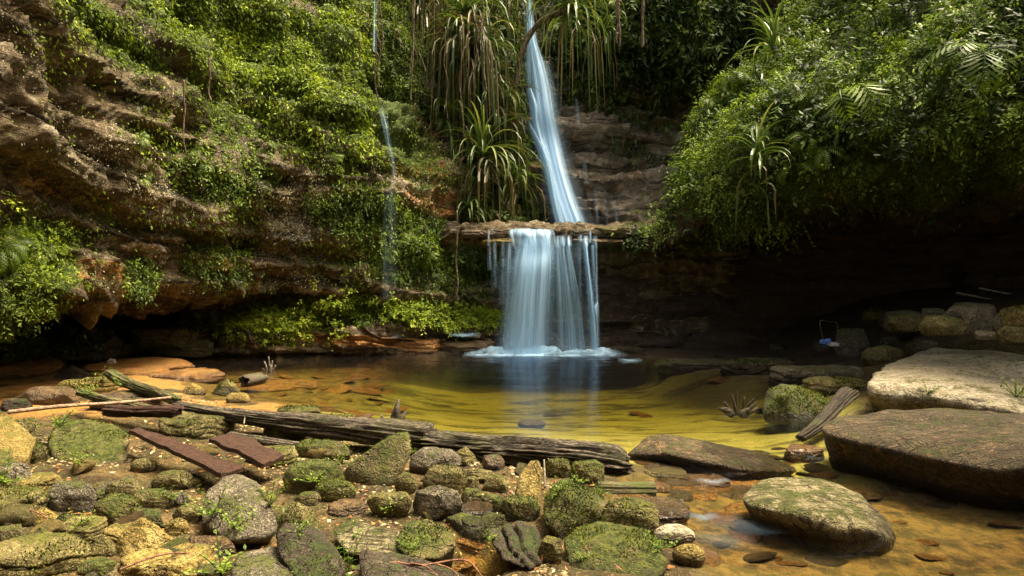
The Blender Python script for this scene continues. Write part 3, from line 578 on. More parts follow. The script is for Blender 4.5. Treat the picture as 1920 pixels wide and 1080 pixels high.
addrock(pts3([(1425,765,7.4),(1436,730,7.5),(1462,717,7.6),(1500,720,7.6),(1545,738,7.5),(1562,758,7.3),(1550,782,7.1),(1500,788,7.0),(1430,782,7.1),(1470,740,7.1),(1500,735,8.1)], .08), 'moss', 'hump-backed mossy boulder at the right shore beside the driftwood stump', sub=5, amp=.03, p=30)
# ---- medium stones: x0,y0,x1,y1,style,depth factor,material,label
MED = [
(78,898,186,968,'ang',.8,'grey','blue-grey angular stone with an orange rim on the left bank'),
(196,893,268,950,'ang',.8,'moss','left lobe of the cleft mossy stone, hollow at the front'),
(245,915,328,957,'ang',.8,'moss','low wedge of dark mossy stone right of the cleft one'),
(524,858,645,932,'ang',.7,'moss','deeply split mossy boulder right of the short plank'),
(580,895,676,946,'round',.7,'moss','small green mossy stone resting against the split boulder'),
(736,882,786,932,'round',.8,'olive','small blocky olive stone just below the tilted slab'),
(770,908,868,982,'block',.8,'grey','grey-topped boulder with mossy sides near the middle of the front bank'),
(684,925,776,978,'under',.8,'olive','overhanging stone with a tiny fern growing in its dark hollow'),
(868,892,900,925,'block',.9,'olive','tiny cube-shaped stone balanced on top of another'),
(860,912,908,968,'ang',.9,'moss','dark angular stone carrying the tiny cube-shaped one'),
(905,888,955,926,'ang',.8,'olive','pale olive stone in the shade under the log'),
(900,922,948,968,'ang',.7,'moss','narrow mossy stone wedged beside the tilted green one'),
(934,926,1013,982,'ang',.7,'moss','tilted bright green stone in front of the pointed ochre one'),
(1008,1006,1056,1062,'block',.8,'olive','small square olive stone between two large mossy ones'),
(1075,978,1120,1010,'round',.8,'olive','small round stone behind the biggest mossy boulder'),
(1218,978,1312,1032,'round',.8,'pale','cream-topped rounded stone at the edge of the stream'),
(1255,1015,1330,1068,'round',.9,'ochre','glossy golden stone with a pale scar below the cream-topped one'),
(545,822,662,866,'ang',.7,'moss','mossy broken block beneath the long log'),
(470,838,560,880,'slab',.8,'olive','low olive stone under the end of the short plank'),
(520,762,602,792,'slab',.8,'olive','flat olive stone just behind the log at the water'),
(680,783,720,808,'ang',.8,'moss','small green triangular stone behind the log'),
(755,800,812,826,'slab',.8,'grey','grey stone half hidden behind the broken snag'),
(395,710,456,746,'point',.9,'olive','pyramid-shaped stone at the left edge of the pool'),
(338,716,386,742,'point',.9,'ochre','small ochre pyramid stone near the left shore'),
(98,684,166,713,'point',.8,'dark','dark wedge-shaped stone on the orange shelf'),
(0,745,60,775,'ang',.8,'dark','dark driftwood-coloured stone at the left edge'),
(285,772,440,826,'slab',.7,'olive','mossy flat slab between the stick and the planks'),
(168,735,330,775,'slab',.6,'brown','dark brown bedrock hump behind the long stick'),
(30,722,150,765,'ang',.7,'brown','rough brown rock left of the green tuft'),
(425,735,470,758,'ang',.8,'ochre','yellowish angular stone at the head of the log'),
(240,856,300,890,'round',.8,'olive','rounded stone in the dark gap under the long plank'),
(288,880,360,922,'ang',.8,'olive','shadowed stone below the middle of the long plank'),
(322,944,380,985,'ang',.8,'olive','plain olive stone left of the speckled boulder'),
(355,895,382,915,'round',.8,'olive','tiny egg-shaped stone above the gravel patch'),
(20,890,105,930,'slab',1.,'ochre','flat ochre ground slab at the far left'),
(-40,920,80,985,'slab',1.,'olive','flat cracked slab along the left edge'),
(110,975,190,1030,'slab',1.,'olive','flat moss-stained slab in the lower left'),
(-40,1015,168,1100,'slab',.8,'olive','wide flat ledge stone in the bottom left corner'),
(190,985,270,1020,'slab',.9,'ochre','flat ochre stone among the pale chips'),
(225,1030,395,1100,'slab',.8,'ochre','broad flat stone at the bottom edge crossed by a thin stick'),
(340,1003,442,1052,'ang',.8,'brown','reddish brown tilted stone with a sharp upper edge'),
(610,940,690,972,'slab',.8,'brown','low brown bedrock patch in the muddy hollow'),
(835,1000,915,1045,'slab',.8,'orange','orange stone in the small puddle'),
(860,960,912,990,'slab',.8,'orange','flat orange stone at the head of the puddle'),
(820,1045,900,1085,'slab',.8,'orange','golden brown stone at the near end of the puddle'),
(902,968,950,990,'slab',.8,'ochre','thin ochre flake above the layered rock'),
(785,902,822,920,'slab',.9,'ochre','small flat ochre flake left of the stacked stones'),
(1135,1005,1160,1025,'round',.9,'ochre','pebble-sized yellow stone beside the mossy ridge'),
(1145,935,1200,962,'slab',.9,'orange','wet orange stone under the round timber'),
(1180,940,1300,990,'slab',.8,'brown','broad wet brown slab awash in the stream'),
(1290,895,1370,925,'slab',.8,'orange','orange stone breaking the riffle'),
(1195,905,1260,925,'slab',.8,'orange','low orange stone just downstream of the round timber'),
(1400,845,1450,872,'slab',.8,'brown','brown flat stone behind the oval boulder'),
(1470,835,1545,872,'slab',.8,'orange','tawny stone at the corner of the huge slab'),
(1205,880,1290,905,'slab',.7,'ochre','submerged yellow slab in the outlet'),
(965,784,1028,802,'round',.9,'brown','single dark rounded stone lying in the middle of the pool'),
(430,716,595,738,'slab',.8,'orange','long orange slab just breaking the water on the left'),
(545,714,598,733,'round',.7,'orange','whitish-orange cobble on the sunken slab'),
(1655,582,1778,632,'slab',.6,'grey','long grey block at the back of the right bank'),
(1768,568,1868,618,'ang',.6,'grey','grey broken block behind the long one on the right'),
(1563,612,1634,672,'ang',.7,'grey','leaning grey stone beside the stick frame'),
(1608,643,1705,686,'round',.7,'olive','rounded brown boulder behind the pale slab'),
(1690,634,1772,668,'round',.6,'grey','elongated grey boulder resting behind the pale slab'),
(1775,608,1905,650,'ang',.5,'moss','row-end greenish boulder behind the pale slab'),
(1870,570,1990,612,'ang',.6,'ochre','yellowish rubble block at the upper right edge'),
(1518,640,1572,668,'ang',.7,'dark','small black stone carrying the blue and white litter'),
(1835,640,1930,660,'slab',.6,'ochre','thin tan slab lying on the rear of the pale rock'),
(1225,672,1400,698,'slab',.35,'dark','low dark shelf nearest the waterfall on the right shore'),
(1345,672,1500,706,'slab',.4,'dark','middle layered shelf of the right shore'),
(1440,684,1620,722,'slab',.4,'grey','greenish layered shelf in front of the stick frame'),
(1500,706,1630,742,'slab',.4,'olive','lowest layered shelf beside the hump-backed boulder'),
(240,612,355,640,'slab',.4,'olive','long pale ledge block under the left overhang'),
(280,632,400,658,'slab',.4,'moss','dark mossy ledge block at the pool rim on the left'),
(430,632,560,660,'slab',.4,'brown','layered brown ledge block left of the trickle'),
(590,628,700,662,'slab',.4,'brown','wet ledge block under the thin trickle'),
(700,632,830,662,'slab',.4,'orange','orange ledge block right of the trickle'),
(820,638,930,664,'slab',.4,'brown','ledge block nearest the foot of the falls'),
(1140,648,1215,672,'ang',.6,'dark','wet black rock right of the foam'),
(1042,648,1072,662,'ang',.8,'dark','left of the two dark stones poking through the foam'),
(1082,648,1116,664,'ang',.8,'dark','right of the two dark stones poking through the foam'),
(-20,675,110,712,'slab',1.0,'orange','bright orange bedrock shelf at the left edge'),
(140,676,345,708,'slab',1.0,'orange','broad orange bedrock tongue running into the pool'),
(265,694,420,716,'slab',.8,'orange','thin orange sheet of rock dipping under water'),
(110,708,225,742,'slab',.6,'ochre','ochre slab with a mossy back beside the dark wedge'),
(60,655,180,680,'slab',.5,'olive','olive bedrock step beneath the leafy corner'),
(250,735,310,765,'slab',.7,'grey','grey slate-like stone amid the green tuft'),
]
for i, (x0, y0, x1, y1, st, D, m_, lab) in enumerate(MED):
    sub = 5 if (x1 - x0) > 45 else 4
    try:
        if y1 < 670 and x0 < 940:   # on the shelf at the foot of the left cliff
            Yb = float(np.interp((x0 + x1) / 2, [0, 150, 300, 480, 640, 760, 940], [9.6, 10.6, 11.4, 11.9, 12.1, 12.2, 12.4]))
            pts = box(x0, y0, x1, y1, st, D, Yb=Yb)
        else: pts = box(x0, y0, x1, y1, st, D)
    except Exception as ex: print('rock', i, ex); continue
    thin = st == 'slab'
    addrock(pts, m_, lab, sub=sub, name='boulder' if x1 - x0 > 70 else 'stone', amp=.018 if not thin else .03, p={'round': 12, 'slab': 36, 'under': 30}.get(st, 80), chop=1, cut=.80 if st in ('ang', 'block', 'point') else .88, flat=st in ('ang', 'block', 'point', 'under'), strata=.8 if thin or m_ in ('dark',) else .25, cat='rock' if x1 - x0 > 70 else 'stone')
for x0, y0, x1, y1, m_, lab in ((862, 430, 965, 446, 'brown', 'thin brown flagstone at the left end of the ledge under the upper fall'), (895, 446, 985, 459, 'ochre', 'lower ochre flagstone left of the lip of the lower fall'), (1036, 428, 1190, 446, 'grey', 'long grey flagstone on the ledge right of the lip'),
    (1060, 446, 1175, 458, 'brown', 'lower brown flagstone the right strands spill from'), (1110, 424, 1185, 438, 'olive', 'topmost flagstone at the right end of the ledge'), (950, 440, 1045, 454, 'dark', 'wet black flagstone forming the lip of the lower fall')):
    addrock(box(x0, y0, x1, y1, 'slab', .5, Yb=12.5 if x1 != 1045 else 12.62, sink=0), m_, lab, cat='rock', name='flagstone', sub=5, amp=.02, p=40, strata=.8)
rg_ = random.Random(77)
for i in range(20):
    px = rg_.uniform(1580, 1930); py = rg_.uniform(600, 655) - (px - 1600) * .06; w_ = rg_.uniform(36, 90); h_ = w_ * rg_.uniform(.4, .6)
    k = rg_.choice(['grey', 'grey', 'moss', 'olive']); addrock(box(px - w_ / 2, py - h_ / 2, px + w_ / 2, py + h_ / 2, rg_.choice(['ang', 'block', 'slab']), .9, rng=random.Random(i + 300)), k, '%s broken rock piled on the bank behind the pale slab' % {'grey': 'grey', 'moss': 'mossy', 'olive': 'olive brown'}[k], cat='rock', name='rock', group='%s broken rocks behind the pale slab' % k, sub=4, amp=.016, p=80, chop=1, cut=.8, flat=True)
for i in range(26):
    px = rg_.uniform(1165, 1420); py = rg_.uniform(880, 1000)
    if i > 19: px = rg_.uniform(1300, 1900); py = rg_.uniform(1030, 1078)
    if not inpoly(px, py, POOL): continue
    w_ = rg_.uniform(40, 120); h_ = w_ * .3; k = rg_.choice(['brown', 'orange', 'brown']); addrock(box(px - w_ / 2, py - h_ / 2, px + w_ / 2, py + h_ / 2, 'slab', .9, rng=random.Random(i + 500), dz=-.02), k, '%s slab awash in the shallow outlet stream' % {'brown': 'wet brown', 'orange': 'wet orange'}[k], cat='stone', name='stone', group='%s slabs awash in the outlet' % k, sub=4, amp=.02, p=40, chop=1, cut=.85)
# ---- more broken rock packed between the named ones
rng = random.Random(21); taken = []
n = 0; tries = 0
while n < 100 and tries < 9000:
    tries += 1
    px = rng.uniform(0, 1240); py = rng.uniform(800, 1075)
    if inpoly(px, py + 12, POOL) or px > 1150 and py < 950: continue
    w_ = rng.uniform(38, 118) * (.75 + .5 * (py - 800) / 275); h_ = w_ * rng.uniform(.55, .85)
    if any(abs(px - a) < (w_ + b) * .36 and abs(py - c) < (h_ + d) * .27 for a, b, c, d in taken): continue
    if any(x0 + 2 < px < x1 - 2 and y0 < py < y1 + 2 for x0, y0, x1, y1, *_ in MED) or any(x0 - 22 < px < x1 + 22 and y0 < py < y1 + 34 for x0, y0, x1, y1 in ((372, 885, 525, 1015), (1015, 893, 1143, 1000), (1055, 975, 1258, 1100), (640, 808, 772, 912), (1380, 879, 1700, 1040), (672, 1030, 905, 1100), (240, 800, 460, 895), (393, 811, 534, 870), (430, 1020, 612, 1100), (618, 970, 857, 1050), (512, 975, 652, 1100), (960, 858, 1018, 955), (915, 978, 1018, 1070), (85, 778, 252, 870))): continue
    taken.append((px, w_, py, h_)); k = rng.choices(['moss', 'olive', 'grey', 'ochre', 'brown'], [6, 4, 2, 1, 1])[0]
    lab = {'moss': 'mossy broken stone packed into the near bank', 'olive': 'olive-brown broken stone packed into the near bank', 'grey': 'grey broken stone packed into the near bank', 'ochre': 'yellow ochre broken stone packed into the near bank', 'brown': 'wet brown broken stone packed into the near bank'}[k]
    addrock(box(px - w_ / 2, py - h_ / 2, px + w_ / 2, py + h_ / 2, rng.choice(['ang', 'block', 'point', 'ang']), 1.0, rng=random.Random(n)), k, lab, cat='stone', name='stone', group='broken %s stones packed into the near bank' % k, sub=5, amp=.016, p=80, chop=1, cut=.80, flat=True, strata=.3); n += 1
# ---- loose small stones, copies of a few shapes
rng = random.Random(4)
protos = {}
def small(kind, px, py, size, label, group, dz=0, flat=.6, yaw=None, push=0.0):
    key = (kind, rng.randrange(4))
    if key not in protos:
        r2 = random.Random(key[1] * 31 + len(kind)); pts = []
        for k in range(16):
            v = Vector((r2.gauss(0, 1), r2.gauss(0, 1), r2.gauss(0, 1))).normalized(); pts.append((v.x * .6, v.y * .5 * r2.uniform(.8, 1.1), v.z * .38))
        V, F = hullrock(np.array(pts), 3, p=18, amp=.05, seed=key[1] + 50)
        protos[key] = mk('stone', V, F, M[kind])
    g = G(px, py)
    if push: g[1] += push
    z = hz(g[0], g[1])
    return put('stone', protos[key], (g[0], g[1], z + .1 * size + dz), label=label, cat='stone', group=group, rot=(rng.uniform(-.25, .25), rng.uniform(-.25, .25), rng.random() * 6.28 if yaw is None else yaw), scale=(size, size, size * rng.uniform(.55, 1) * flat / .6))
n = 0
while n < 60:
    px = rng.uniform(-20, 1250); py = 760 + 320 * rng.random() ** .8
    if inpoly(px, py, POOL) or px > 1180 - (1080 - py) * .1 and py < 960: continue
    k = rng.choices(['olive', 'ochre', 'grey', 'brown', 'moss'], [5, 3, 2, 2, 3])[0]
    if any(x0 - 10 < px < x1 + 10 and y0 < py < y1 + 20 for x0, y0, x1, y1 in ((428, 975, 905, 1100), (915, 893, 1258, 1100), (372, 885, 525, 1015))): continue
    small(k, px, py, rng.choice([.07, .1, .13, .17, .22, .27]), {'olive': 'small olive stone lying loose on the near bank', 'ochre': 'small yellow ochre stone lying loose on the near bank', 'grey': 'small grey stone lying loose on the near bank',
        'brown': 'small wet brown stone lying loose on the near bank', 'moss': 'small moss-covered stone lying loose on the near bank'}[k], 'loose small %s stones on the near bank' % k); n += 1
n = 0
while n < 75:       # sunken stones
    px = rng.uniform(330, 1900); py = rng.uniform(690, 1075)
    if not inpoly(px, py, POOL): continue
    if 820 < px < 1150 and rng.random() < .7: continue
    if py < 770 and 600 < px < 1250: continue
    k = 'orange' if (px < 760 or px > 1150) and rng.random() < .6 else 'brown'
    s_ = rng.uniform(.12, .36) if py < 860 else rng.uniform(.10, .32)
    small(k, px, py, s_, 'flat orange stone lying under the clear water' if k == 'orange' else 'flat brown stone lying under the clear water', 'sunken %s stones in the pool and outlet' % k, flat=.16, dz=-.10 * s_, yaw=rng.uniform(-.4, .4)); n += 1
n = 0
while n < 30:
    px = rng.uniform(400, 760); py = rng.uniform(705, 790)
    if inpoly(px, py, POOL): small('orange', px, py, rng.uniform(.25, .6), 'broad flat orange slab showing through the shallows at the left of the pool', 'orange slabs in the left shallows', flat=.10, dz=-.04, yaw=rng.uniform(-.3, .3)); n += 1
n = 0
while n < 28:       # right rear bank
    px = rng.uniform(1250, 1915); py = rng.uniform(600, 700)
    if py < 700 - (px - 1250) * .12 - 25: continue
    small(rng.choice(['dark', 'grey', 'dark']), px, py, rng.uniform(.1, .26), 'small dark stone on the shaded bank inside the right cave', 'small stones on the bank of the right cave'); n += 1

# ================================================================== TIMBER
M['log'] = woodmat('weathered_timber', (.085, .065, .042), (.26, .22, .16), (.012, .008, .005), (1.2, 9, 9), sc=5, moss=.25)
M['darkwood'] = woodmat('dark_rotten_wood', (.035, .024, .013), (.10, .075, .045), (.008, .005, .003), (1.2, 7, 7), sc=5, moss=.3)
M['plank'] = woodmat('rusty_brown_board', (.055, .025, .014), (.10, .046, .026), (.014, .008, .005), (2, 2, 2), .6, 11)
M['stick'] = woodmat('bare_pinkish_stick', (.42, .26, .17), (.52, .36, .24), (.16, .10, .06), (3, 3, 3), .6, 5)
M['twig'] = woodmat('reddish_twig', (.30, .13, .07), (.40, .22, .13), (.12, .06, .04), (3, 3, 3), .6, 9)
M['greywood'] = woodmat('grey_driftwood', (.22, .19, .14), (.36, .32, .25), (.05, .035, .02), (2, 2, 2), .8, 6)
M['mosslog'] = woodmat('mossy_round_timber', (.12, .11, .05), (.2, .18, .08), (.03, .025, .012), (1, 6, 6), .8, 5, moss=.8)
def logmesh(A, B, r0, r1, mat, name, ns=110, sides=64, depth=.30, seed=0, bend=0.0, ragged=True, squash=.75):
    A, B = np.array(A), np.array(B); L = np.linalg.norm(B - A); ax = (B - A) / L
    side = np.cross(ax, (0, 0, 1)); side /= np.linalg.norm(side); up = np.cross(side, ax)
    t_ = np.linspace(0, 1, ns); th = np.linspace(0, 2 * math.pi, sides, endpoint=False)
    T, H = np.meshgrid(t_, th, indexing='ij'); t1, h1 = T.ravel(), H.ravel()
    q = np.stack([np.cos(h1) * 3.0, np.sin(h1) * 3.0, t1 * L * .55], 1)
    rid = fbm(q, 1.3, 4, seed, .6)
    q2 = np.stack([np.cos(h1) * 9, np.sin(h1) * 9, t1 * L * .9], 1)
    rad = (r0 + (r1 - r0) * t1) * (1 - depth * np.clip(np.abs(rid) * 1.4, 0, 1) + .10 * vn(q2, seed + 5) + .1 * fbm(np.stack([t1 * L * 2.5, t1 * 0, t1 * 0], 1), 1, 2, seed + 8))
    tt = t1.copy()
    if ragged:
        rg = vn(np.stack([np.cos(h1) * 3.5, np.sin(h1) * 3.5, h1 * 0], 1), seed + 12)
        tt = np.where(t1 > .9, t1 + rg * (t1 - .9) * .45 * min(1, 1.6 / L), t1)
        rad = rad * (1 - .55 * sm(t1, .965, 1) * (rg + 1) / 2)
    c = np.outer(tt * L, ax) + np.outer(np.sin(t1 * math.pi) * -bend * L, up) + np.outer(.02 * L * np.sin(t1 * 5), side)
    V = c + np.outer(rad * np.cos(h1), side) + np.outer(rad * np.sin(h1) * squash, up)
    idx = np.arange(ns * sides).reshape(ns, sides)
    F = np.stack([idx[:-1], np.roll(idx[:-1], -1, 1), np.roll(idx[1:], -1, 1), idx[1:]], -1).reshape(-1, 4).tolist()
    n0 = len(V); V = np.vstack([V, c[:sides].mean(0), c[-sides:].mean(0) - ax * .05])
    for j in range(sides):
        k = (j + 1) % sides; F.append((j, n0, k)); F.append(((ns - 1) * sides + j, (ns - 1) * sides + k, n0 + 1))
    # turn into a local frame whose x runs along the trunk
    Rm = np.stack([ax, side, up], 0); return mk(name, V @ Rm.T, F, M[mat]), A, Rm
def putlog(A, B, r0, r1, mat, name, label, cat='log', **k):
    from mathutils import Matrix
    me, o, Rm = logmesh(A, B, r0, r1, mat, name, **k)
    ob = put(name, me, label=label, cat=cat); ob.matrix_world = Matrix.Translation(Vector(o)) @ Matrix(Rm.T.tolist()).to_4x4(); return ob
putlog(P(330, 761, 6.5), P(800, 826, 5.5), .07, .165, 'log', 'fallen_log', 'long weathered fallen log with split grain lying across the near shore', seed=3, ragged=False, bend=-.0)
# the heavier right half of the same line is a separate broken trunk
putlog(P(765, 829, 5.6), P(1178, 873, 5.15), .165, .175, 'log', 'broken_log', 'shorter ragged-ended half of the broken trunk reaching the outlet', seed=7, bend=-.01, depth=.42, ns=130, sides=90)
putlog(P(430, 815, 5.9), P(650, 850, 5.5), .045, .05, 'log', 'fallen_log', 'thin dark log half buried under the long fallen log', seed=9)
putlog(P(150, 735, 7.0), P(300, 775, 6.3), .06, .05, 'mosslog', 'fallen_log', 'mossy log behind the pinkish stick on the left bank', seed=11)
putlog(P(205, 700, 8.1), P(325, 752, 6.9), .09, .07, 'mosslog', 'fallen_log', 'brown log slanting down from the pale dead leaf on the left', seed=13)
putlog(P(200, 770, 6.3), P(335, 772, 6.2), .07, .09, 'plank', 'rotten_log', 'short rotten red-brown log at the right end of the pinkish stick', seed=15)
ob = putlog(P(1120, 918, 4.75), P(1228, 920, 4.75), .062, .066, 'mosslog', 'round_timber', 'short round timber with a clean sawn end at the outlet', seed=17, ragged=False, depth=.08, squash=1)
putlog(P(1500, 822, 6.1), P(1600, 735, 6.9), .05, .11, 'darkwood', 'root', 'dark root slanting down from the pale slab to the water', cat='root', seed=21, depth=.4)
# snag on the log
sn = MB()
b0 = P(735, 806, 5.9)
for (dx, dz_, l, r) in ((.06, .27, 1, .055), (-.10, .13, 1, .06), (.12, .16, 1, .05), (-.22, .04, 1, .045), (.02, .18, 1, .07)):
    pp = [b0 + np.array([0, 0, -.05]), b0 + np.array([dx * .6, 0, dz_ * .4]), b0 + np.array([dx * .8, 0, dz_ * .75]), b0 + np.array([dx, .02, dz_])]
    V, F = tube(spline(pp, 9), np.linspace(r, .008, 9), 8, .5, 3); sn.add(V - b0, F)
put('snag', sn.me('snag', M['log']), tuple(b0), label='jagged broken snag sticking up behind the long log', cat='snag')
# long stick
A, B = P(15, 773, 5.7), P(322, 745, 6.3)
V, F = tube(spline([A, A * .7 + B * .3 + [0, 0, .01], A * .35 + B * .65 + [0, 0, -.005], B], 24), np.linspace(.020, .012, 24), 8, .15, 4)
put('stick', mk('stick', V - A, F, M['stick']), tuple(A), label='long bare pinkish stick lying across the left bank', cat='stick')
# planks
def plank(c, label, th=.03):
    c = plankpts(c); ctr = c.mean(0); n_ = 12; V = []; u = np.linspace(0, 1, 26); v_ = np.linspace(0, 1, 8); top = []
    for a in u:
        for b_ in v_:
            p = (c[0] * (1 - b_) + c[1] * b_) * (1 - a) + (c[3] * (1 - b_) + c[2] * b_) * a; top.append(p)
    top = np.array(top); nrm = np.cross(c[3] - c[0], c[1] - c[0]); nrm /= np.linalg.norm(nrm); nrm *= np.sign(nrm[2])
    top = top + .010 * fbm(top, 7, 4, 6)[:, None] * nrm; bot = top - nrm * th
    F = gridF(26, 8); k = len(top); F2 = [tuple(f) for f in F] + [tuple(f[::-1] + k) for f in F]
    idx = np.arange(k).reshape(26, 8); ring = list(idx[0]) + list(idx[1:, -1]) + list(idx[-1, :-1][::-1]) + list(idx[1:-1, 0][::-1])
    for i in range(len(ring)): a, b_ = ring[i], ring[(i + 1) % len(ring)]; F2.append((a, b_, b_ + k, a + k))
    put('plank', mk('plank', np.vstack([top, bot]) - ctr, F2, M['plank'], smooth=False), tuple(ctr), label=label, cat='plank')
plank([(242, 806, 5.35), (262, 800, 5.5), (458, 876, 4.62), (415, 888, 4.48)], 'long narrow rusty brown plank slanting down over the stones')
plank([(393, 820, 5.0), (440, 811, 5.3), (534, 852, 4.85), (494, 870, 4.55)], 'short wide dark brown plank right of the long one')
# hollow log end, driftwood tuft, stump
th = np.linspace(0, 2 * math.pi, 20, endpoint=False); c0 = Gz(458, 722, .0); V = []; F = []
prof = [(.105, 0), (.115, .05), (.11, .30), (.07, .30), (.07, .05), (.08, -.005), (.105, 0)]
for r_, y_ in prof[:-1]:
    for a in th: k = 1 + .12 * math.sin(3 * a + r_ * 9); V.append((r_ * k * math.cos(a), y_ + .02 * math.sin(4 * a), r_ * k * .72 * math.sin(a)))
for i in range(6):
    for j in range(20): F.append((i * 20 + j, i * 20 + (j + 1) % 20, ((i + 1) % 6) * 20 + (j + 1) % 20, ((i + 1) % 6) * 20 + j))
put('hollow_log', mk('hollow_log', V, F, M['log']), (c0[0], c0[1], c0[2] + .05), label='hollow log end with an orange rim at the left water edge', cat='log', rot=(0, 0, -.5))
def tangle(name, base, spikes, mat, label, cat):
    m_ = MB()
    for k, (dx, dy, dz_, r) in enumerate(spikes):
        a = np.array([dx * .3, dy * .3, -.04]); b_ = np.array([dx, dy, dz_]); mid = (a + b_) / 2 + np.array([.02 * math.sin(k * 3), 0, .02 * math.cos(k * 5)])
        V, F = tube(spline([a, mid, b_], 7), np.linspace(r, r * .35, 7), 6, .4, k); m_.add(V, F)
    put(name, m_.me(name, M[mat]), tuple(base), label=label, cat=cat)
tangle('driftwood', Gz(505, 693), [(-.08, 0, .13, .02), (.05, 0, .14, .02), (.1, 0, .07, .018), (-.02, .03, .2, .02), (-.11, 0, .02, .02), (.02, -.02, .08, .03)], 'greywood', 'small pale driftwood knot standing up from the dark water', 'driftwood')
tangle('driftwood', Gz(1385, 772), [(-.22, 0, .03, .05), (-.08, 0, .19, .022), (-.02, .02, .22, .02), (.06, 0, .16, .02), (.17, 0, .15, .016), (.22, .04, .1, .02), (.1, -.05, .04, .05), (-.15, .05, .1, .03), (.25, .1, .02, .04)], 'darkwood', 'spiky driftwood stump in the shallows of the right shore', 'driftwood')
# twigs
def twig(L, r, label, mat='twig', name='twig', br=()):
    p3 = [P(*q) for q in L]; b0 = p3[0]; m_ = MB(); V, F = tube(spline(p3, len(L) * 6), np.linspace(r, r * .6, len(L) * 6), 6, .1); m_.add(V - b0, F)
    for q in br: V, F = tube(spline([P(*a) for a in q], 14), np.linspace(r * .8, r * .4, 14), 6, .1); m_.add(V - b0, F)
    put(name, m_.me(name, M[mat]), tuple(b0), label=label, cat=name)
twig([(698, 1057, 3.12), (740, 1054, 3.12), (790, 1060, 3.1), (870, 1050, 3.15), (905, 1082, 3.05)], .006, 'forked reddish twig lying over the black-brown slab', br=[[(770, 1056, 3.1), (800, 1063, 3.08), (830, 1090, 3.0)], [(820, 1058, 3.1), (850, 1070, 3.06), (870, 1095, 3.0)]])
twig([(225, 1068, 3.2), (270, 1050, 3.28), (315, 1038, 3.35), (370, 1037, 3.4)], .006, 'thin curved twig on the flat stone in the bottom left')
twig([(0, 962, 3.9), (40, 952, 3.95), (90, 975, 3.8), (60, 1010, 3.6)], .005, 'thin dark twig on the cracked slab at the left edge')
twig([(1792, 549, 10.4), (1850, 560, 10.2), (1925, 574, 10)], .022, 'lower of two dead canes poking in at the right edge', 'greywood', 'cane')
twig([(1835, 540, 10.4), (1880, 549, 10.3), (1930, 557, 10.1)], .020, 'upper of two dead canes poking in at the right edge', 'greywood', 'cane')
twig([(786, 1400, 3), (786, 1400, 3)], .001, 'x') if 0 else None
twig([(457, 795, 5.9), (462, 768, 6.2)], .008, 'short pale stick leaning on the left part of the log', 'greywood', 'stick')
twig([(790, 905, 5.05), (792, 850, 5.2)], .009, 'thin upright stick propping the log above the ochre flake', 'greywood', 'stick')
twig([(1022, 915, 4.6), (1020, 862, 4.75)], .010, 'upright stick beside the pointed ochre stone', 'greywood', 'stick')
# stick frame with the litter
Yf = 10.3
twig([(1545, 648, Yf), (1541, 625, Yf), (1538, 602, Yf), (1552, 603, Yf), (1568, 605, Yf), (1571, 625, Yf), (1574, 645, Yf)], .011, 'bent stick frame standing on the bank in front of the cave', 'log', 'twig_arch')
M['blue'] = plain('blue_cloth', (.08, .18, .5)); M['white'] = plain('white_cloth', (.45, .45, .43)); M['petal'] = plain('pale_dead_leaf', (.62, .50, .40))
e = bpy.data.objects.new('litter', None); COL.objects.link(e); lb = P(1552, 646, 9.9); e.location = lb
e['label'] = 'crumpled blue and white litter on the small black stone by the stick frame'; e['category'] = 'litter'
for nm, mt, off, sz, sd in (('cloth', 'blue', (-.02, 0, .03), (.09, .05, .05), 3), ('wrapper', 'white', (.06, -.03, 0), (.08, .05, .03), 5)):
    D_, F_ = ico(4); V = D_ * np.array(sz) * (1 + .35 * fbm(D_, 2.5, 3, sd))[:, None] + np.array(off); put(nm, mk(nm, V, F_, M[mt]), parent=e)
D_, F_ = ico(4); q = G(210, 690); V = D_ * np.array([.055, .04, .045]) * (1 + .6 * fbm(D_, 2.6, 3, 8))[:, None]
put('dead_leaf', mk('dead_leaf', V, F_, M['petal']), (q[0], q[1], q[2] + .1), label='crumpled pale dead leaf on the orange shelf', cat='leaf')
# ================================================================== PLANTS
rs = np.random.RandomState(11)
LG = leafmat('creeper_leaves', [(0, (.02, .028, .004)), (.35, (.085, .12, .010)), (.7, (.20, .29, .02)), (1, (.36, .43, .045))], spec=.2)
LB = leafmat('broad_leaves', [(0, (.016, .032, .010)), (.4, (.05, .09, .020)), (.75, (.11, .18, .028)), (1, (.24, .30, .06))], rough=.5, spec=.28)
LY = leafmat('bush_leaves', [(0, (.016, .022, .004)), (.35, (.055, .09, .012)), (.7, (.13, .21, .024)), (1, (.30, .40, .07))], rough=.5, spec=.28)
LD = leafmat('withered_leaves', [(0, (.025, .022, .009)), (.35, (.08, .08, .035)), (.6, (.19, .18, .11)), (1, (.52, .49, .40))], tr=.15, rough=.8, spec=.15)
LP = leafmat('strap_leaves', [(0, (.10, .075, .04)), (.3, (.19, .16, .085)), (.55, (.05, .085, .025)), (.8, (.09, .15, .03)), (1, (.28, .31, .11))], tr=.25, rough=.4, spec=.4)
LF = leafmat('fern_leaves', [(0, (.03, .055, .010)), (.5, (.09, .155, .016)), (1, (.22, .30, .04))], rough=.5)
LR = leafmat('fallen_leaves', [(0, (.16, .05, .015)), (.4, (.36, .15, .04)), (.7, (.42, .30, .12)), (1, (.55, .48, .34))], tr=.1, rough=.6)
def unit(a): return a / (np.linalg.norm(a, axis=-1, keepdims=True) + 1e-9)
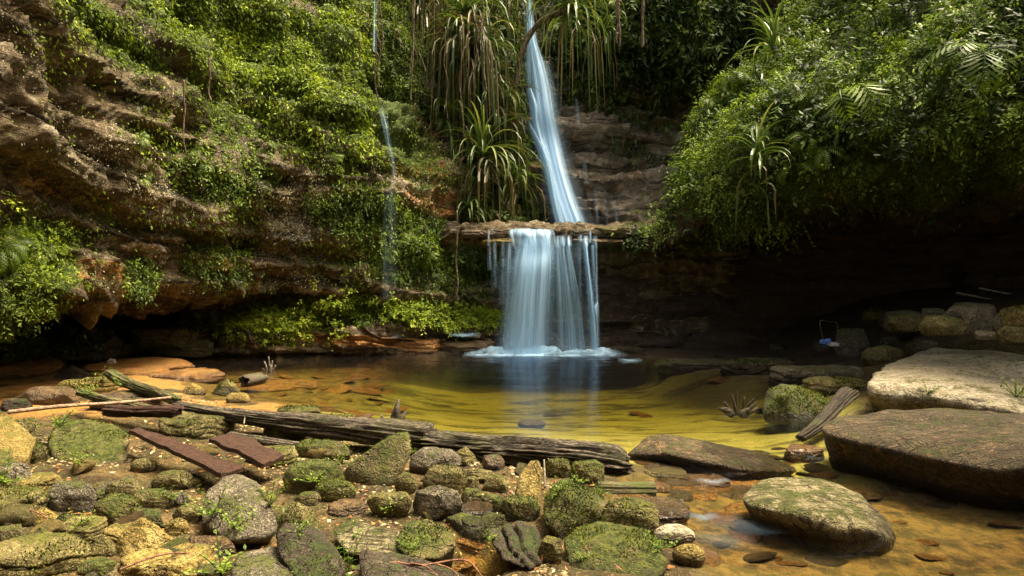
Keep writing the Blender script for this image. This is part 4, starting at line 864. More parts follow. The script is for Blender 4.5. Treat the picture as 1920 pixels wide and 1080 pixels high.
def leafmesh(name, mat, B, D, W, L, w_, tint, fold=.18, droop=.15):
    D = unit(D); W = unit(W - D * (W * D).sum(1, keepdims=True)); Nv = np.cross(D, W); L = L[:, None]; w_ = w_[:, None]
    V = np.stack([B, B + .42 * L * D + .5 * w_ * W + fold * w_ * Nv, B + .5 * L * D, B + .42 * L * D - .5 * w_ * W + fold * w_ * Nv, B + L * D - droop * L * np.array([0, 0, 1.])], 1).reshape(-1, 3)
    n = len(B); o = (np.arange(n) * 5)[:, None, None]
    F = (np.array([[0, 2, 1], [0, 3, 2], [1, 2, 4], [2, 3, 4]])[None] + o).reshape(-1, 3)
    return mk(name, V, F, mat, smooth=False, attrs={'tint': np.repeat(tint, 5)})
def sample(key, n, wf, lift=0.0, seed=0):
    V, F = SURF[key]; r = np.random.RandomState(seed)
    a, b, c, d = (V[F[:, i]] for i in range(4)); cen = (a + b + c + d) / 4
    nr = np.cross(c - a, d - b); ar = np.linalg.norm(nr, axis=1); nr = nr / (ar[:, None] + 1e-9)
    nr *= np.sign(((np.array([0, 0, CAMZ]) - cen) * nr).sum(1, keepdims=True)) if key != 'E' else 1
    px, py = proj(cen); wt = ar * np.clip(wf(px, py, nr, cen), 0, None)
    wt = wt * ((px > -260) & (px < 2180) & (py > -330) & (py < 800))
    i = r.choice(len(F), n, p=wt / wt.sum()); u = r.rand(n, 1); v = r.rand(n, 1)
    p_ = (a[i] * (1 - u) + b[i] * u) * (1 - v) + (d[i] * (1 - u) + c[i] * u) * v
    return p_ + nr[i] * lift, nr[i], px[i], py[i]
# fix the outward side of E (seen from the front and from above)
V, F = SURF['E']; a, b, c, d = (V[F[:, i]] for i in range(4)); nn = np.cross(c - a, d - b)
if nn[:, 1].mean() > 0: SURF['E'] = (V, F[:, ::-1].copy())
def mossy():
    for ob, V, F, den, sd in PENDING:
        a, b, c = V[F[:, 0]], V[F[:, 1]], V[F[:, 2]]; cr3 = np.cross(b - a, c - a); ar = np.linalg.norm(cr3, axis=1) / 2; nr = cr3 / (2 * ar[:, None] + 1e-12); cen = (a + b + c) / 3
        size = max(V.max(0) - V.min(0)); wq = ar * sm(nr[:, 2], -.35, .35) * sm(fbm(cen + sd, 2.6 / max(size, .15) ** .5, 4, sd), .22 - .35 * den, .5 - .35 * den); dist = ob.location.y
        if wq.sum() < 1e-6: continue
        r = np.random.RandomState(sd); n = int(min(2600, wq.sum() * 9000 * min(1, (5 / dist) ** 1.3) * (.4 + .6 * den)))
        if n < 300: continue
        i = r.choice(len(F), n, p=wq / wq.sum()); u = r.rand(n, 1); v = r.rand(n, 1); k = (u + v) > 1; u = np.where(k, 1 - u, u); v = np.where(k, 1 - v, v)
        B = a[i] + (b[i] - a[i]) * u + (c[i] - a[i]) * v - nr[i] * .002; D = nr[i] * .8 + r.normal(0, .6, (n, 3)); L = r.uniform(.007, .019, n) * max(1, dist / 5)
        put('moss_clumps', leafmesh('moss_clumps', LM, B, D, np.cross(D, r.normal(0, 1, (n, 3))), L, L * .5, np.clip(.4 + .2 * r.normal(0, 1, n) + .3 * fbm(B + sd, 3, 2, 3), 0, 1), droop=0), parent=ob)
def rnd(n, s=1.0): return rs.normal(0, s, (n, 3))
def cover(name, key, n, wf, mat, Lr, wr, seed, out=.6, down=.6, lift=.02, spread=.6, tb=(.45, .22), tcl=1.6, kind='stuff'):
    p_, nr, px, py = sample(key, n, wf, 0, seed)
    p_ = p_ + nr * (lift * rs.rand(n, 1) * 2)
    D = nr * out + np.array([0, 0, -down]) + rnd(n, spread); W = np.cross(D, nr + rnd(n, .5))
    tint = np.clip(tb[0] + tb[1] * rs.normal(0, 1, n) + .28 * fbm(p_, tcl, 3, seed + 7), 0, 1)
    L = rs.uniform(Lr[0], Lr[1], n) * np.clip(p_[:, 1] / 11, .4, 1.1); w_ = L * rs.uniform(wr[0], wr[1], n)
    return put(name, leafmesh(name, mat, p_, D, W, L, w_, tint), kind=kind)
def sprigs(name, key, n, m_, wf, mat, Lr, wr, seed, stem=(.25, .6), lift=.1, down=.25, out=.8, tb=(.45, .2), tcl=1.2, tf=None, lump=.35):
    p_, nr, px, py = sample(key, n, wf, 0, seed)
    lf = lift * rs.rand(n, 1) + lump * np.clip(fbm(p_, 1.1, 3, seed)[:, None] + .2, 0, 1)
    p_ = p_ + nr * lf
    d = unit(nr * out + np.array([0, 0, -down]) + rnd(n, .55)); ln = rs.uniform(stem[0], stem[1], n)
    t_ = (np.arange(m_) + .5) / m_
    I = np.repeat(np.arange(n), m_); T = np.tile(t_, n)
    side = unit(np.cross(d, nr + rnd(n, .6)))[I]; sg = np.where(np.arange(n * m_) % 2, 1., -1.)[:, None]
    B = p_[I] + d[I] * (T * ln[I])[:, None] - np.array([0, 0, 1.]) * (T ** 2 * ln[I] * .35)[:, None] + rnd(n * m_, .012)
    D = unit(d[I] * .5 + side * sg * .9 + rnd(n * m_, .28) + np.array([0, 0, -.15])); W = np.cross(D, nr[I] * .6 + np.array([0, 0, .9]) + rnd(n * m_, .25))
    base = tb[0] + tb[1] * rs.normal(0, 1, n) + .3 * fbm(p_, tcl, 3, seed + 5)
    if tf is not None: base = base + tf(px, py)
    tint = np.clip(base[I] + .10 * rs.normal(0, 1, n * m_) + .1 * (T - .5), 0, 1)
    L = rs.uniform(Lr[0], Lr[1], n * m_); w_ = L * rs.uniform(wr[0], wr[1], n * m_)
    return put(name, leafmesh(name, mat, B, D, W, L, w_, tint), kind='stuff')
LM = leafmat('rock_moss', [(0, (.02, .028, .004)), (.4, (.06, .08, .010)), (.75, (.14, .17, .02)), (1, (.26, .27, .05))], tr=.2, rough=.7, spec=.1)
mossy()
gl_ = lambda px, py: blobs(px, py, GREEN_L)
cover('creeper_foliage', 'L', 75000, lambda px, py, n, c: gl_(px, py) ** 2 * (.35 + sm(fbm(c, 2.2, 3, 5), -.35, .3)) * np.clip(1 - 1.1 * blobs(px, py, ORANGE_L), 0, 1), LG, (.035, .085), (.35, .6), 21, lift=.05, tb=(.52, .2))
cover('dry_undergrowth', 'L', 80000, lambda px, py, n, c: (.4 + blobs(px, py, PALE_L)) * (1 - .8 * gl_(px, py)) * (py < 545) * (.16 + sm(fbm(c, 1.9, 4, 15), 0, .4)), LD, (.015, .042), (.3, .6), 22, lift=.03, tb=(.52, .27), down=.9)
cover('sparse_undergrowth', 'L', 26000, lambda px, py, n, c: (py < 545) * (1 - .6 * gl_(px, py)) * sm(fbm(c, 1.1, 4, 25), -.1, .4) * sm(px, -50, 200), LG, (.035, .08), (.3, .5), 23, lift=.05, tb=(.32, .18), down=.9)
sprigs('ledge_undergrowth', 'L', 6500, 9, lambda px, py, n, c: blobs(px, py, [(560, 590, 210, 40, -5, 1.), (820, 590, 160, 30, 4, .8)]), LG, (.035, .07), (.35, .55), 24, stem=(.1, .26), lift=.06, lump=.16, down=-.3, tb=(.80, .2))
sprigs('corner_foliage', 'L', 2400, 12, lambda px, py, n, c: blobs(px, py, [(10, 500, 110, 140, 0, 1.), (60, 640, 120, 34, 0, .9), (150, 420, 60, 30, 0, .4)]) * sm(fbm(c, 2.5, 3, 9), -.5, .1), LG, (.025, .055), (.35, .55), 25, stem=(.1, .28), lift=.06, lump=.15, tb=(.48, .2))
sprigs('hanging_foliage', 'L', 3800, 10, lambda px, py, n, c: blobs(px, py, [(820, 470, 150, 80, 10, 1.), (660, 400, 110, 45, 20, .8), (420, 300, 120, 90, 20, .35), (400, 490, 70, 40, 0, .5), (255, 512, 34, 30, 0, 2.), (750, 120, 50, 120, 0, .8)]) * np.clip(1 - blobs(px, py, ORANGE_L), 0, 1), LF, (.03, .065), (.35, .5), 26, stem=(.1, .26), lift=.05, lump=.06, down=.9, tb=(.38, .2))
cover('withered_undergrowth', 'B', 12000, lambda px, py, n, c: blobs(px, py, GREEN_B), LD, (.08, .22), (.08, .25), 31, lift=.15, down=1.4, tb=(.4, .2))
sprigs('back_foliage', 'B', 5600, 12, lambda px, py, n, c: blobs(px, py, GREEN_B) * np.clip(1 - blobs(px, py, [(1010, 260, 50, 200, -12, 1.)] + ORANGE_B[:1]), 0, 1), LB, (.09, .17), (.32, .5), 32, stem=(.2, .5), lift=.15, lump=.5, down=.5, tb=(.40, .2), tf=lambda px, py: .06 * sm(px, 1020, 1150))
def fe(px, py, n, c):      # the overhang thins out towards the dark brow on the right
    lim = np.interp(px, [1150, 1250, 1450, 1600, 1750, 1920, 2200], [470, 440, 385, 320, 290, 280, 280])
    return (py < lim + 20 * vn(c * 2)) * (.25 + .75 * sm(lim - py, 0, 110)) * np.interp(px, [1100, 1500, 1700, 1920], [1.2, 1, .62, .5]) * sm(fbm(c, 1.5, 3, 45), -.5, .15)
sprigs('cliff_foliage', 'E', 15000, 14, fe, LY, (.035, .075), (.38, .6), 41, stem=(.18, .45), lift=.12, lump=.40, down=.15, tb=(.62, .2), tf=lambda px, py: .10 - .20 * sm(px, 1450, 1850) - .12 * sm(py, 230, 400) * sm(px, 1350, 1550))  # leaf tint drops to the right and near the brow, shade put into the colour
sprigs('broad_leaf_foliage', 'E', 2200, 8, fe, LB, (.07, .14), (.36, .5), 42, stem=(.25, .5), lift=.25, lump=.45, down=.1, tb=(.42, .2), tf=lambda px, py: -.15 * sm(px, 1500, 1850))  # tint lowered to the right as painted shade
cover('shaded_undergrowth', 'E', 9000, lambda px, py, n, c: (py > 260) * .6 + .1, LD, (.05, .12), (.2, .4), 43, lift=.06, tb=(.25, .15))
sprigs('wall_undergrowth', 'W', 420, 9, lambda px, py, n, c: blobs(px, py, [(890, 500, 60, 50, 0, 1.), (1040, 530, 36, 60, 0, .8), (1200, 440, 60, 20, 0, .8)]), LB, (.06, .11), (.35, .5), 44, stem=(.1, .25), lift=.04, lump=.05, down=.9, tb=(.45, .2))

# ---- strap-leaved plants
def strap(m_, base, az, el, L, w_, g, tint, twist=0):
    n = 10; t_ = np.linspace(0, 1, n); e0 = el; pts = [np.array(base, float)]; e_ = e0
    for k in range(1, n):
        e_ = max(e_ - g * (t_[k] ** .6) , -1.5); d = np.array([math.cos(az) * math.cos(e_), math.sin(az) * math.cos(e_), math.sin(e_)]); pts.append(pts[-1] + d * L / (n - 1))
    pts = np.array(pts); T = unit(np.gradient(pts, axis=0)); sd = unit(np.cross(T, np.array([math.sin(az) * .05, .05, 1.]) + 1e-3)); up = np.cross(sd, T)
    wd = w_ * .5 * np.interp(t_, [0, .1, .6, 1], [.7, 1, .8, .05])[:, None]
    V = np.concatenate([pts - sd * wd + up * wd * .5, pts, pts + sd * wd + up * wd * .5])
    F = []
    for k in range(n - 1): F += [(k, k + 1, n + k + 1, n + k), (n + k, n + k + 1, 2 * n + k + 1, 2 * n + k)]
    m_.add(V, F, np.clip(tint + .12 * (t_ - .4), 0, 1).tolist() * 3 if 0 else np.tile(np.clip(tint + .15 * (t_ - .4), 0, 1), 3))
M['bark'] = woodmat('fibrous_bark', (.12, .085, .05), (.24, .18, .11), (.03, .02, .012), (1, 1, .4), sc=9)
def strap_plant(px, py, Yd, L, ng, nd, label, seed, gdroop=.42, trunk=None, skirt=1.0, upright=.9):
    r = random.Random(seed); o = P(px, py, Yd)
    root = bpy.data.objects.new('strap_leaved_plant', None); COL.objects.link(root); root.location = o
    root['label'] = label; root['category'] = 'plant'; root['group'] = 'strap-leaved plants on the cliff round the upper fall'
    g = MB()
    for k in range(ng): strap(g, (r.uniform(-.05, .05), r.uniform(-.05, .05), r.uniform(-.1, .1)), r.random() * 6.28, r.uniform(.1, 1.4) * upright, L * r.uniform(.6, 1.1), .055 * r.uniform(.7, 1.1), gdroop * r.uniform(.6, 1.5), r.uniform(.55, .95))
    put('leaves', g.me('leaves', LP, False), parent=root)
    if nd:
        d = MB()
        for k in range(nd): strap(d, (r.uniform(-.18, .18) * skirt, r.uniform(-.12, .12), r.uniform(-.5, .0) * skirt), r.random() * 6.28, r.uniform(-.3, .5), L * r.uniform(.7, 1.5), .05 * r.uniform(.6, 1.1), .8, r.uniform(.05, .72))
        put('dead_leaves', d.me('dead_leaves', LP, False), parent=root)
    if trunk is not None:
        tp = [P(*q) - o for q in trunk]; V, F = tube(spline([[0, 0, 0]] + tp, 24), np.linspace(.07, .05, 24), 9, .3, seed); put('trunk', mk('trunk', V, F, M['bark']), parent=root)
strap_plant(1072, 14, 14.2, 1.8, 64, 14, 'big strap-leaved plant arching over the head of the upper fall', 1, trunk=[(1010, 45, 14.6), (978, 100, 14.6), (962, 190, 14.6), (942, 265, 14.6)], gdroop=.38)
strap_plant(905, 290, 13.6, 1.45, 60, 70, 'strap-leaved plant with upright fresh leaves left of the falls', 2, upright=1.1, gdroop=.34)
strap_plant(870, 20, 14.4, 2.0, 40, 150, 'strap-leaved plant with a long curtain of dead leaves at the top edge', 3, skirt=1.6)
strap_plant(898, 90, 14.3, 1.6, 36, 140, 'strap-leaved plant with a brown skirt just left of the upper fall', 4, skirt=1.4)
strap_plant(845, 215, 14.2, 1.3, 26, 110, 'smaller brown-skirted strap-leaved plant above the orange rock', 5, skirt=1.4)
strap_plant(950, -30, 15.0, 1.3, 40, 30, 'strap-leaved plant half behind the head of the upper fall', 6, skirt=1.2)
strap_plant(800, -40, 15, 1.7, 36, 60, 'strap-leaved plant hanging from the top edge by the thin trickle', 7, skirt=1.6)
strap_plant(960, 340, 13.9, 1.1, 30, 26, 'low strap-leaved tuft beside the middle of the upper fall', 8)
strap_plant(880, 390, 13.3, .9, 26, 10, 'grassy strap-leaved tuft just above the ledge', 9)
strap_plant(1420, 290, 9.7, .8, 26, 4, 'bright strap-leaved tuft on the bushy right cliff', 10, gdroop=.3, upright=1.2)
strap_plant(1450, 95, 11.8, 1.1, 34, 4, 'upright strap-leaved tuft high on the right cliff', 12, gdroop=.22, upright=1.3)
strap_plant(935, 190, 14.2, 1.2, 30, 90, 'strap-leaved plant in front of the rock left of the fall', 14, skirt=1.3)
strap_plant(1130, 60, 15.5, 1.0, 24, 20, 'drooping strap-leaved tuft in the dark recess', 13)
# ---- ferns
def frond(m_, base, az, el, L, g, tint, npair=13, wl=.34):
    t_ = np.linspace(0, 1, npair + 2); pts = [np.array(base, float)]; e_ = el
    for k in range(1, len(t_)):
        e_ -= g * 1.6 / npair * (1 + t_[k]); pts.append(pts[-1] + np.array([math.cos(az) * math.cos(e_), math.sin(az) * math.cos(e_), math.sin(e_)]) * L / (npair + 1))
    pts = np.array(pts); T = unit(np.gradient(pts, axis=0)); sd = unit(np.cross(T, [0, 0, 1.])); up = np.cross(sd, T)
    for k in range(1, len(t_)):
        l = L * wl * math.sin(min(1, t_[k] * 1.05) * math.pi * .86 + .22) * .9; b_ = pts[k]
        for s_ in (-1, 1):
            d = sd[k] * s_ * .93 + T[k] * .4 - np.array([0, 0, .22]); q = T[k] * L / npair * .36
            m_.add([b_ - q * .6, b_ + d * l * .5 + q, b_ + d * l, b_ + d * l * .5 - q * .9], [(0, 3, 2, 1)], tint)
    V, F = tube(pts, np.linspace(.006, .002, len(pts)) * L / .5, 4, cap=False); m_.add(V, F, max(0, tint - .35))
FM = []
for k in range(4):
    r = random.Random(k + 5); m_ = MB(); nf = [7, 9, 6, 8][k]
    for j in range(nf): frond(m_, (0, 0, 0), j * 6.28 / nf + r.uniform(-.3, .3), r.uniform(.3, 1.0), r.uniform(.75, 1.1), r.uniform(.7, 1.3), r.uniform(.4, .9), 12)
    FM.append(m_.me('fern', LF, False))
def fern(p_, s_, label, group=None, seed=0, tilt=(0, 0)):
    r = random.Random(seed + int(p_[0] * 91)); put('fern', FM[r.randrange(4)], tuple(p_), label=label, cat='fern', group=group, rot=(tilt[0], tilt[1], r.random() * 6.28), scale=s_)
def snap(key, px, py):      # nearest surface point seen at a pixel
    V, _ = SURF[key]; a, b = proj(V); i = np.argmin((a - px) ** 2 + (b - py) ** 2 + (V[:, 1] > 40) * 1e9); return V[i]
r = random.Random(3)
for k in range(16): fern(snap('L', r.uniform(700, 900), r.uniform(390, 520)), r.uniform(.25, .42), 'fern hanging on the dark wall left of the lower fall', 'ferns on the wall left of the lower fall', k, (.9, 0))
for k in range(14): fern(snap('L', r.uniform(380, 900), r.uniform(575, 606)), r.uniform(.22, .36), 'low fern growing on the green ledge under the left overhang', 'ferns on the green ledge', k, (.3, 0))
for k in range(18): fern(snap('L', r.uniform(250, 680), r.uniform(250, 400)), r.uniform(.15, .28), 'small fern clinging to the brown rock of the left cliff', 'small ferns on the left cliff', k, (1.0, 0))
for k in range(12): fern(snap('L', r.uniform(-20, 110), r.uniform(400, 640)), r.uniform(.25, .4), 'fern in the leafy corner at the left edge', 'ferns in the left corner', k, (.8, 0))
for k in range(34): fern(snap('E', r.uniform(1230, 1850), r.uniform(60, 370)) + np.array([0, -.3, .1]), r.uniform(.3, .6), 'fern among the bushes of the right cliff', 'ferns on the right cliff', k, (.6, 0))
for px, py, s_, lab in ((1560, 205, .95, 'large arching fern in the middle of the bushy right cliff'), (1660, 150, .9, 'large fern with bright fronds below the top of the right cliff'), (1800, 130, .8, 'large dim fern near the right edge of the bushy cliff'),
                        (1810, 240, .7, 'shaded fern with silvery fronds near the right edge'), (1480, 330, .6, 'yellowish fern above the brow of the dark cave'), (840, 240, .6, 'palm-like fern beside the brown-skirted plants'), (1330, 130, .7, 'dark fern at the edge of the recess')):
    q = snap('E' if px > 1200 else 'B', px, py); fern(q + np.array([0, -.35, .1]), s_, lab, None, int(px), (.35, 0))
# plants on the bank stones
def onrock(px, py):
    dg = bpy.context.evaluated_depsgraph_get(); d = Vector(ray(px, py)).normalized()
    hit, loc, n, i, ob, mt = S.ray_cast(dg, Vector((0, 0, CAMZ)), d); return np.array(loc) if hit else G(px, py)
bpy.context.view_layer.update()
SPR = []
for k in range(3):
    r = random.Random(k + 50); m_ = MB()
    for j in range(9):
        az = r.random() * 6.28; el = r.uniform(.2, 1.3); L = r.uniform(.5, 1); d = np.array([math.cos(az) * math.cos(el), math.sin(az) * math.cos(el), math.sin(el)])
        V, F = tube([np.zeros(3), d * L * .6, d * L + [0, 0, -.06]], [.012, .01, .006], 4); m_.add(V, F, .3)
        for q in range(13):
            b_ = d * L * (.2 + .065 * q); dd = unit(np.array([[r.gauss(0, 1), r.gauss(0, 1), r.gauss(.2, .5)]]))[0]; wv = unit(np.cross(dd, [0.1, 0.2, 1.])[None])[0]; l = r.uniform(.08, .17)
            m_.add([b_, b_ + dd * l * .5 + wv * l * .25, b_ + dd * l, b_ + dd * l * .5 - wv * l * .25], [(0, 1, 2, 3)], r.uniform(.5, 1))
    SPR.append(m_.me('seedling', LF, False))
for i, (px, py, s_, lab) in enumerate([(770, 855, .26, 'leafy seedling growing beside the tilted slab'), (640, 870, .16, 'seedling on top of the split mossy boulder'), (585, 905, .16, 'seedling on the flank of the split mossy boulder'), (730, 960, .18, 'bright seedling in the hollow of the overhanging stone'),
    (505, 950, .2, 'bright weeds at the right foot of the speckled boulder'), (400, 965, .22, 'fern-like weeds at the left foot of the speckled boulder'), (440, 990, .18, 'weeds at the front foot of the speckled boulder'), (1045, 925, .14, 'tiny weeds on the left shoulder of the large mossy boulder'), (1130, 925, .12, 'tiny weeds on the right shoulder of the large mossy boulder'),
    (1235, 1030, .14, 'tiny weeds on the right shoulder of the biggest mossy boulder'), (1090, 1050, .1, 'tiny weeds low on the biggest mossy boulder'), (110, 800, .22, 'weeds growing at the left end of the broad mossy boulder'), (150, 868, .18, 'broad-leaved seedling below the broad mossy boulder'), (10, 905, .24, 'bright broad-leaved seedling at the left edge'),
    (150, 985, .12, 'pale green sprout on the gravel at the left'), (640, 1040, .22, 'bright weeds between the dark and the flat grey slab'), (650, 1075, .22, 'lush weeds at the bottom edge beside the flat grey slab'), (415, 1075, .22, 'lush weeds at the bottom edge left of the flat grey slab'), (775, 1030, .12, 'single sprout on the dented mossy stone'), (190, 715, .24, 'green tuft on the slab behind the long stick'),
    (230, 725, .2, 'second green tuft nearer the brown log on the left bank'), (160, 740, .2, 'low weeds between the stick and the green tuft'), (1640, 765, .16, 'pale weeds in the gap between the two large slabs'), (1545, 755, .16, 'weeds on the right flank of the hump-backed boulder'), (1905, 745, .3, 'grassy tuft hanging on the right end of the pale slab'), (1740, 740, .2, 'mossy weeds along the front edge of the pale slab'),
    (530, 870, .16, 'pale weeds left of the split mossy boulder'), (320, 935, .12, 'bright sprout at the tip of the dark mossy wedge'), (1085, 905, .1, 'tiny green sprout on the crest of the large mossy boulder'), (560, 1000, .12, 'thin weed stem on the slanted dark slab'), (925, 1010, .1, 'pale sprout on the layered rock')]):
    put('seedling', SPR[i % 3], tuple(onrock(px, py)), label=lab, cat='plant', rot=(0, 0, i * 1.7), scale=s_)
# ---- vines and roots
r = random.Random(8)
def vine(px, py0, py1, Yd, rad, label, mat, bend=8, group=None, cat='vine'):
    L = [(px + r.uniform(-bend, bend) * (k / 5), py0 + (py1 - py0) * k / 5, Yd) for k in range(6)]; p3 = [P(*q) for q in L]; V, F = tube(spline(p3, 26), rad, 6, .3, 3); put(cat, mk(cat, V - p3[0], F, M[mat]), tuple(p3[0]), label=label, cat=cat, group=group)
for k in range(16): vine(r.uniform(640, 940), r.uniform(-40, 60), r.uniform(90, 320), r.uniform(13.3, 14.2) if k % 2 else 13.0, r.uniform(.008, .02), 'thin hanging vine left of the upper fall', 'bark', 10, 'hanging vines left of the upper fall')
for px in (1157, 1160, 1205): vine(px, -20, r.uniform(70, 90), 14, .03, 'pale aerial root hanging in the dark recess', 'bark', 4, 'aerial roots in the recess', 'root')
vine(857, 395, 560, 12.2, .014, 'single root hanging beside the lower fall', 'bark', 4, None, 'root'); vine(393, 110, 190, 8.3, .010, 'thin dry vine on the left cliff', 'bark', 5)
vine(345, 150, 290, 8.2, .009, 'tufty hanging vine in the middle of the left cliff', 'bark', 5)
put_r = [(P(985, 190, 14.4), P(955, 250, 14.2), P(930, 320, 14.0)), ]
# ---- litter and gravel on the near bank
n = 15000; xx = rs.uniform(-4.2, 2.0, n); yy = rs.uniform(2.6, 8.2, n); px, py = proj(np.stack([xx, yy, xx * 0], 1)); dd = sdist(xx, yy)
k = (dd > -.02) & (fbm(np.stack([xx, yy, xx * 0], 1), 1.5, 3, 77) > .08); xx, yy = xx[k], yy[k]; zz = hgt(xx, yy); n = len(xx)
O_, OF = ico(1); sz = rs.uniform(.005, .02, n); Vg = (np.stack([xx, yy, zz], 1)[:, None] + O_[None] * (sz[:, None, None] * rs.uniform(.5, 1.3, (n, len(O_), 1))) * np.array([1.2, 1, .6])).reshape(-1, 3)
t = NT('gravel'); a_ = t.attr('tint'); rp = t.n("ValToRGB", {0: a_}); e = rp.color_ramp.elements; e[0].color = (.07, .05, .02, 1); e[1].color = (.30, .24, .14, 1); q_ = e.new(.5); q_.color = (.22, .16, .06, 1); q_ = e.new(.8); q_.color = (.34, .27, .13, 1)
b = t.n("BsdfPrincipled", {'Base Color': rp.outputs[0], 'Roughness': .7}); t.t.links.new(b.outputs[0], t.out.inputs[0])
put('gravel', mk('gravel', Vg, (OF[None] + (np.arange(n) * len(O_))[:, None, None]).reshape(-1, 3), t.m, attrs={'tint': np.repeat(rs.rand(n), len(O_))}), kind='stuff')
n = 2600; xx = rs.uniform(-4.2, 1.5, n); yy = rs.uniform(2.6, 7.8, n); k = sdist(xx, yy) > .1; xx, yy = xx[k], yy[k]; n = len(xx); B = np.stack([xx, yy, hgt(xx, yy) + .015], 1)
D = rnd(n); D[:, 2] *= .25; put('fallen_leaves', leafmesh('fallen_leaves', LR, B, D, np.cross(D, [0, 0, 1.] + rnd(n, .3)), rs.uniform(.02, .06, n), rs.uniform(.012, .03, n), np.clip(rs.rand(n) ** .8, 0, 1), droop=.0), kind='stuff')

# ================================================================== FALLING WATER
t = NT('falling_water'); uvn = t.n("UVMap").outputs[0]; al = t.attr('dens')
s1 = t.noise(t.mapv(uvn, (15, .7, 1)), 1., 4, .6); s2 = t.noise(t.mapv(uvn, (48, 1.2, 1)), 1., 3, .6)
st = t.math('ADD', t.math('MULTIPLY', t.ramp(s1, .32, .66), .62), t.math('ADD', .18, t.math('MULTIPLY', t.ramp(s2, .35, .65), .25)))
f = t.math('MULTIPLY', al, st, clamp=True)
df = t.n("BsdfDiffuse", {0: (.47, .74, 1.0)}); tl = t.n("BsdfTranslucent", {0: (.47, .74, 1.0)}); gs = t.n("BsdfGlossy", {0: (.8, .9, 1), 1: .4})
m1 = t.n("MixShader", {0: .5, 1: df.outputs[0], 2: tl.outputs[0]}); m1 = t.n("MixShader", {0: .08, 1: m1.outputs[0], 2: gs.outputs[0]})
m2 = t.n("MixShader", {0: f, 1: t.n("BsdfTransparent").outputs[0], 2: m1.outputs[0]}); t.t.links.new(m2.outputs[0], t.out.inputs[0]); M['fall'] = t.m
def curtain(name, path, parent, dens=1.0, soft=.25, seed=0, nv=50, nu=28, curve=.5, name2=None):
    """path: rows of (px_left, px_right, py, depth, density)"""
    o = np.array(parent.location); Rw = []; sh = .2 if parent is globals().get('lo') else 0
    path = [(a, b_, py, Yd - sh, dn) for a, b_, py, Yd, dn in path]
    for a, b_, py, Yd, dn in path: Rw.append(np.concatenate([P(a, py, Yd), P(b_, py, Yd), [dn]]))
    Rw = cr(np.array(Rw), np.linspace(0, len(path) - 1, nv)); u = np.linspace(0, 1, nu)
    V = Rw[:, None, 0:3] * (1 - u)[None, :, None] + Rw[:, None, 3:6] * u[None, :, None]
    V = V.reshape(-1, 3); V[:, 1] += -.12 * np.tile(np.sin(u * math.pi), nv) + .05 * vn(np.stack([np.tile(u, nv) * 7, np.repeat(np.linspace(0, 1, nv), nu), np.zeros(nv * nu)], 1), seed)
    D_ = np.clip(Rw[:, 6][:, None], 0, 3) * np.clip(np.minimum(u, 1 - u) / soft, 0, 1)[None] ** 1.2 * dens
    me = mk(name, V - o, gridF(nv, nu), M['fall'], attrs={'dens': D_.ravel()})
    uvl = me.uv_layers.new(name='UVMap'); wid = float(np.linalg.norm(Rw[nv // 2, 3:6] - Rw[nv // 2, 0:3])); uu = np.tile(u * wid, nv) + seed * .37; vv = np.repeat(np.linspace(0, 1, nv), nu)
    li = np.zeros(len(me.loops), dtype=np.int32); me.loops.foreach_get('vertex_index', li); uvl.data.foreach_set('uv', np.stack([uu[li], vv[li]], 1).astype(np.float32).ravel())
    return put(name, me, parent=parent)
def fallroot(label, loc):
    e = bpy.data.objects.new('waterfall', None); COL.objects.link(e); e.location = loc; e['label'] = label; e['category'] = 'waterfall'; return e
up_ = fallroot('tall pale blue upper waterfall sliding down the back cliff', P(1068, 430, 14.0))
main = [(976, 994, -30, 15.7, .3), (980, 998, 30, 15.6, .9), (984, 1004, 75, 15.5, 1.4), (985, 1018, 115, 15.4, 1.5), (988, 1032, 165, 15.2, 1.6), (996, 1040, 215, 15.0, 1.8), (1004, 1050, 265, 14.9, 1.9), (1018, 1062, 320, 14.6, 2.), (1030, 1080, 375, 14.3, 1.9), (1042, 1096, 415, 14.1, 1.7), (1046, 1102, 440, 14.0, 1.5)]
main = [(a - 4 * min(1, max(0, (py - 150) / 80)), b_ + 5, py, Y_, d * 1.25) for a, b_, py, Y_, d in main]; curtain('water_curtain', main, up_, 1.0, .45, 1)
curtain('water_curtain', [(a + 3, b_ - 2, py, Y_ - .12, d * .7) for a, b_, py, Y_, d in main], up_, 1.2, .5, 2)
curtain('water_veil', [(a - 12, b_ + 14, py, Y_ + .1, d * .28) for a, b_, py, Y_, d in main[3:]], up_, 1, .5, 81)
curtain('water_strand', [(984, 1000, 168, 15.1, .8), (990, 1012, 200, 14.9, 1.5), (995, 1014, 230, 14.8, 1.2), (1003, 1022, 262, 14.7, 1.4), (1010, 1036, 300, 14.5, 1.3)], up_, 1, .4, 3, 30, 10)
curtain('water_strand', [(984, 996, 228, 14.9, .6), (993, 1008, 250, 14.7, 1.4), (1008, 1030, 290, 14.5, 1.2), (1022, 1040, 330, 14.3, 1.6), (1030, 1052, 380, 14.1, 1.2), (1040, 1066, 430, 13.95, 1.0)], up_, 1, .4, 4, 34, 10)
curtain('water_strand', [(985, 990, 40, 15.2, .3), (986, 998, 80, 15.1, .9), (984, 1000, 120, 15.1, .9), (986, 998, 160, 15.1, .4)], up_, 1.6, .4, 5, 24, 8)
for k, (x_, y0, y1) in enumerate(((1075, 185, 240), (1090, 300, 345), (1110, 350, 425), (1128, 355, 425), (1146, 370, 420))): curtain('water_strand', [(x_, x_ + 10, y0, 14.5, .1), (x_ + 2, x_ + 12, (y0 + y1) / 2, 14.5, .3), (x_ + 4, x_ + 14, y1, 14.4, .1)], up_, 1, .5, 6 + k, 14, 6)
lo = fallroot('wide silky lower waterfall dropping from the ledge into the pool', P(1035, 660, 12.6))
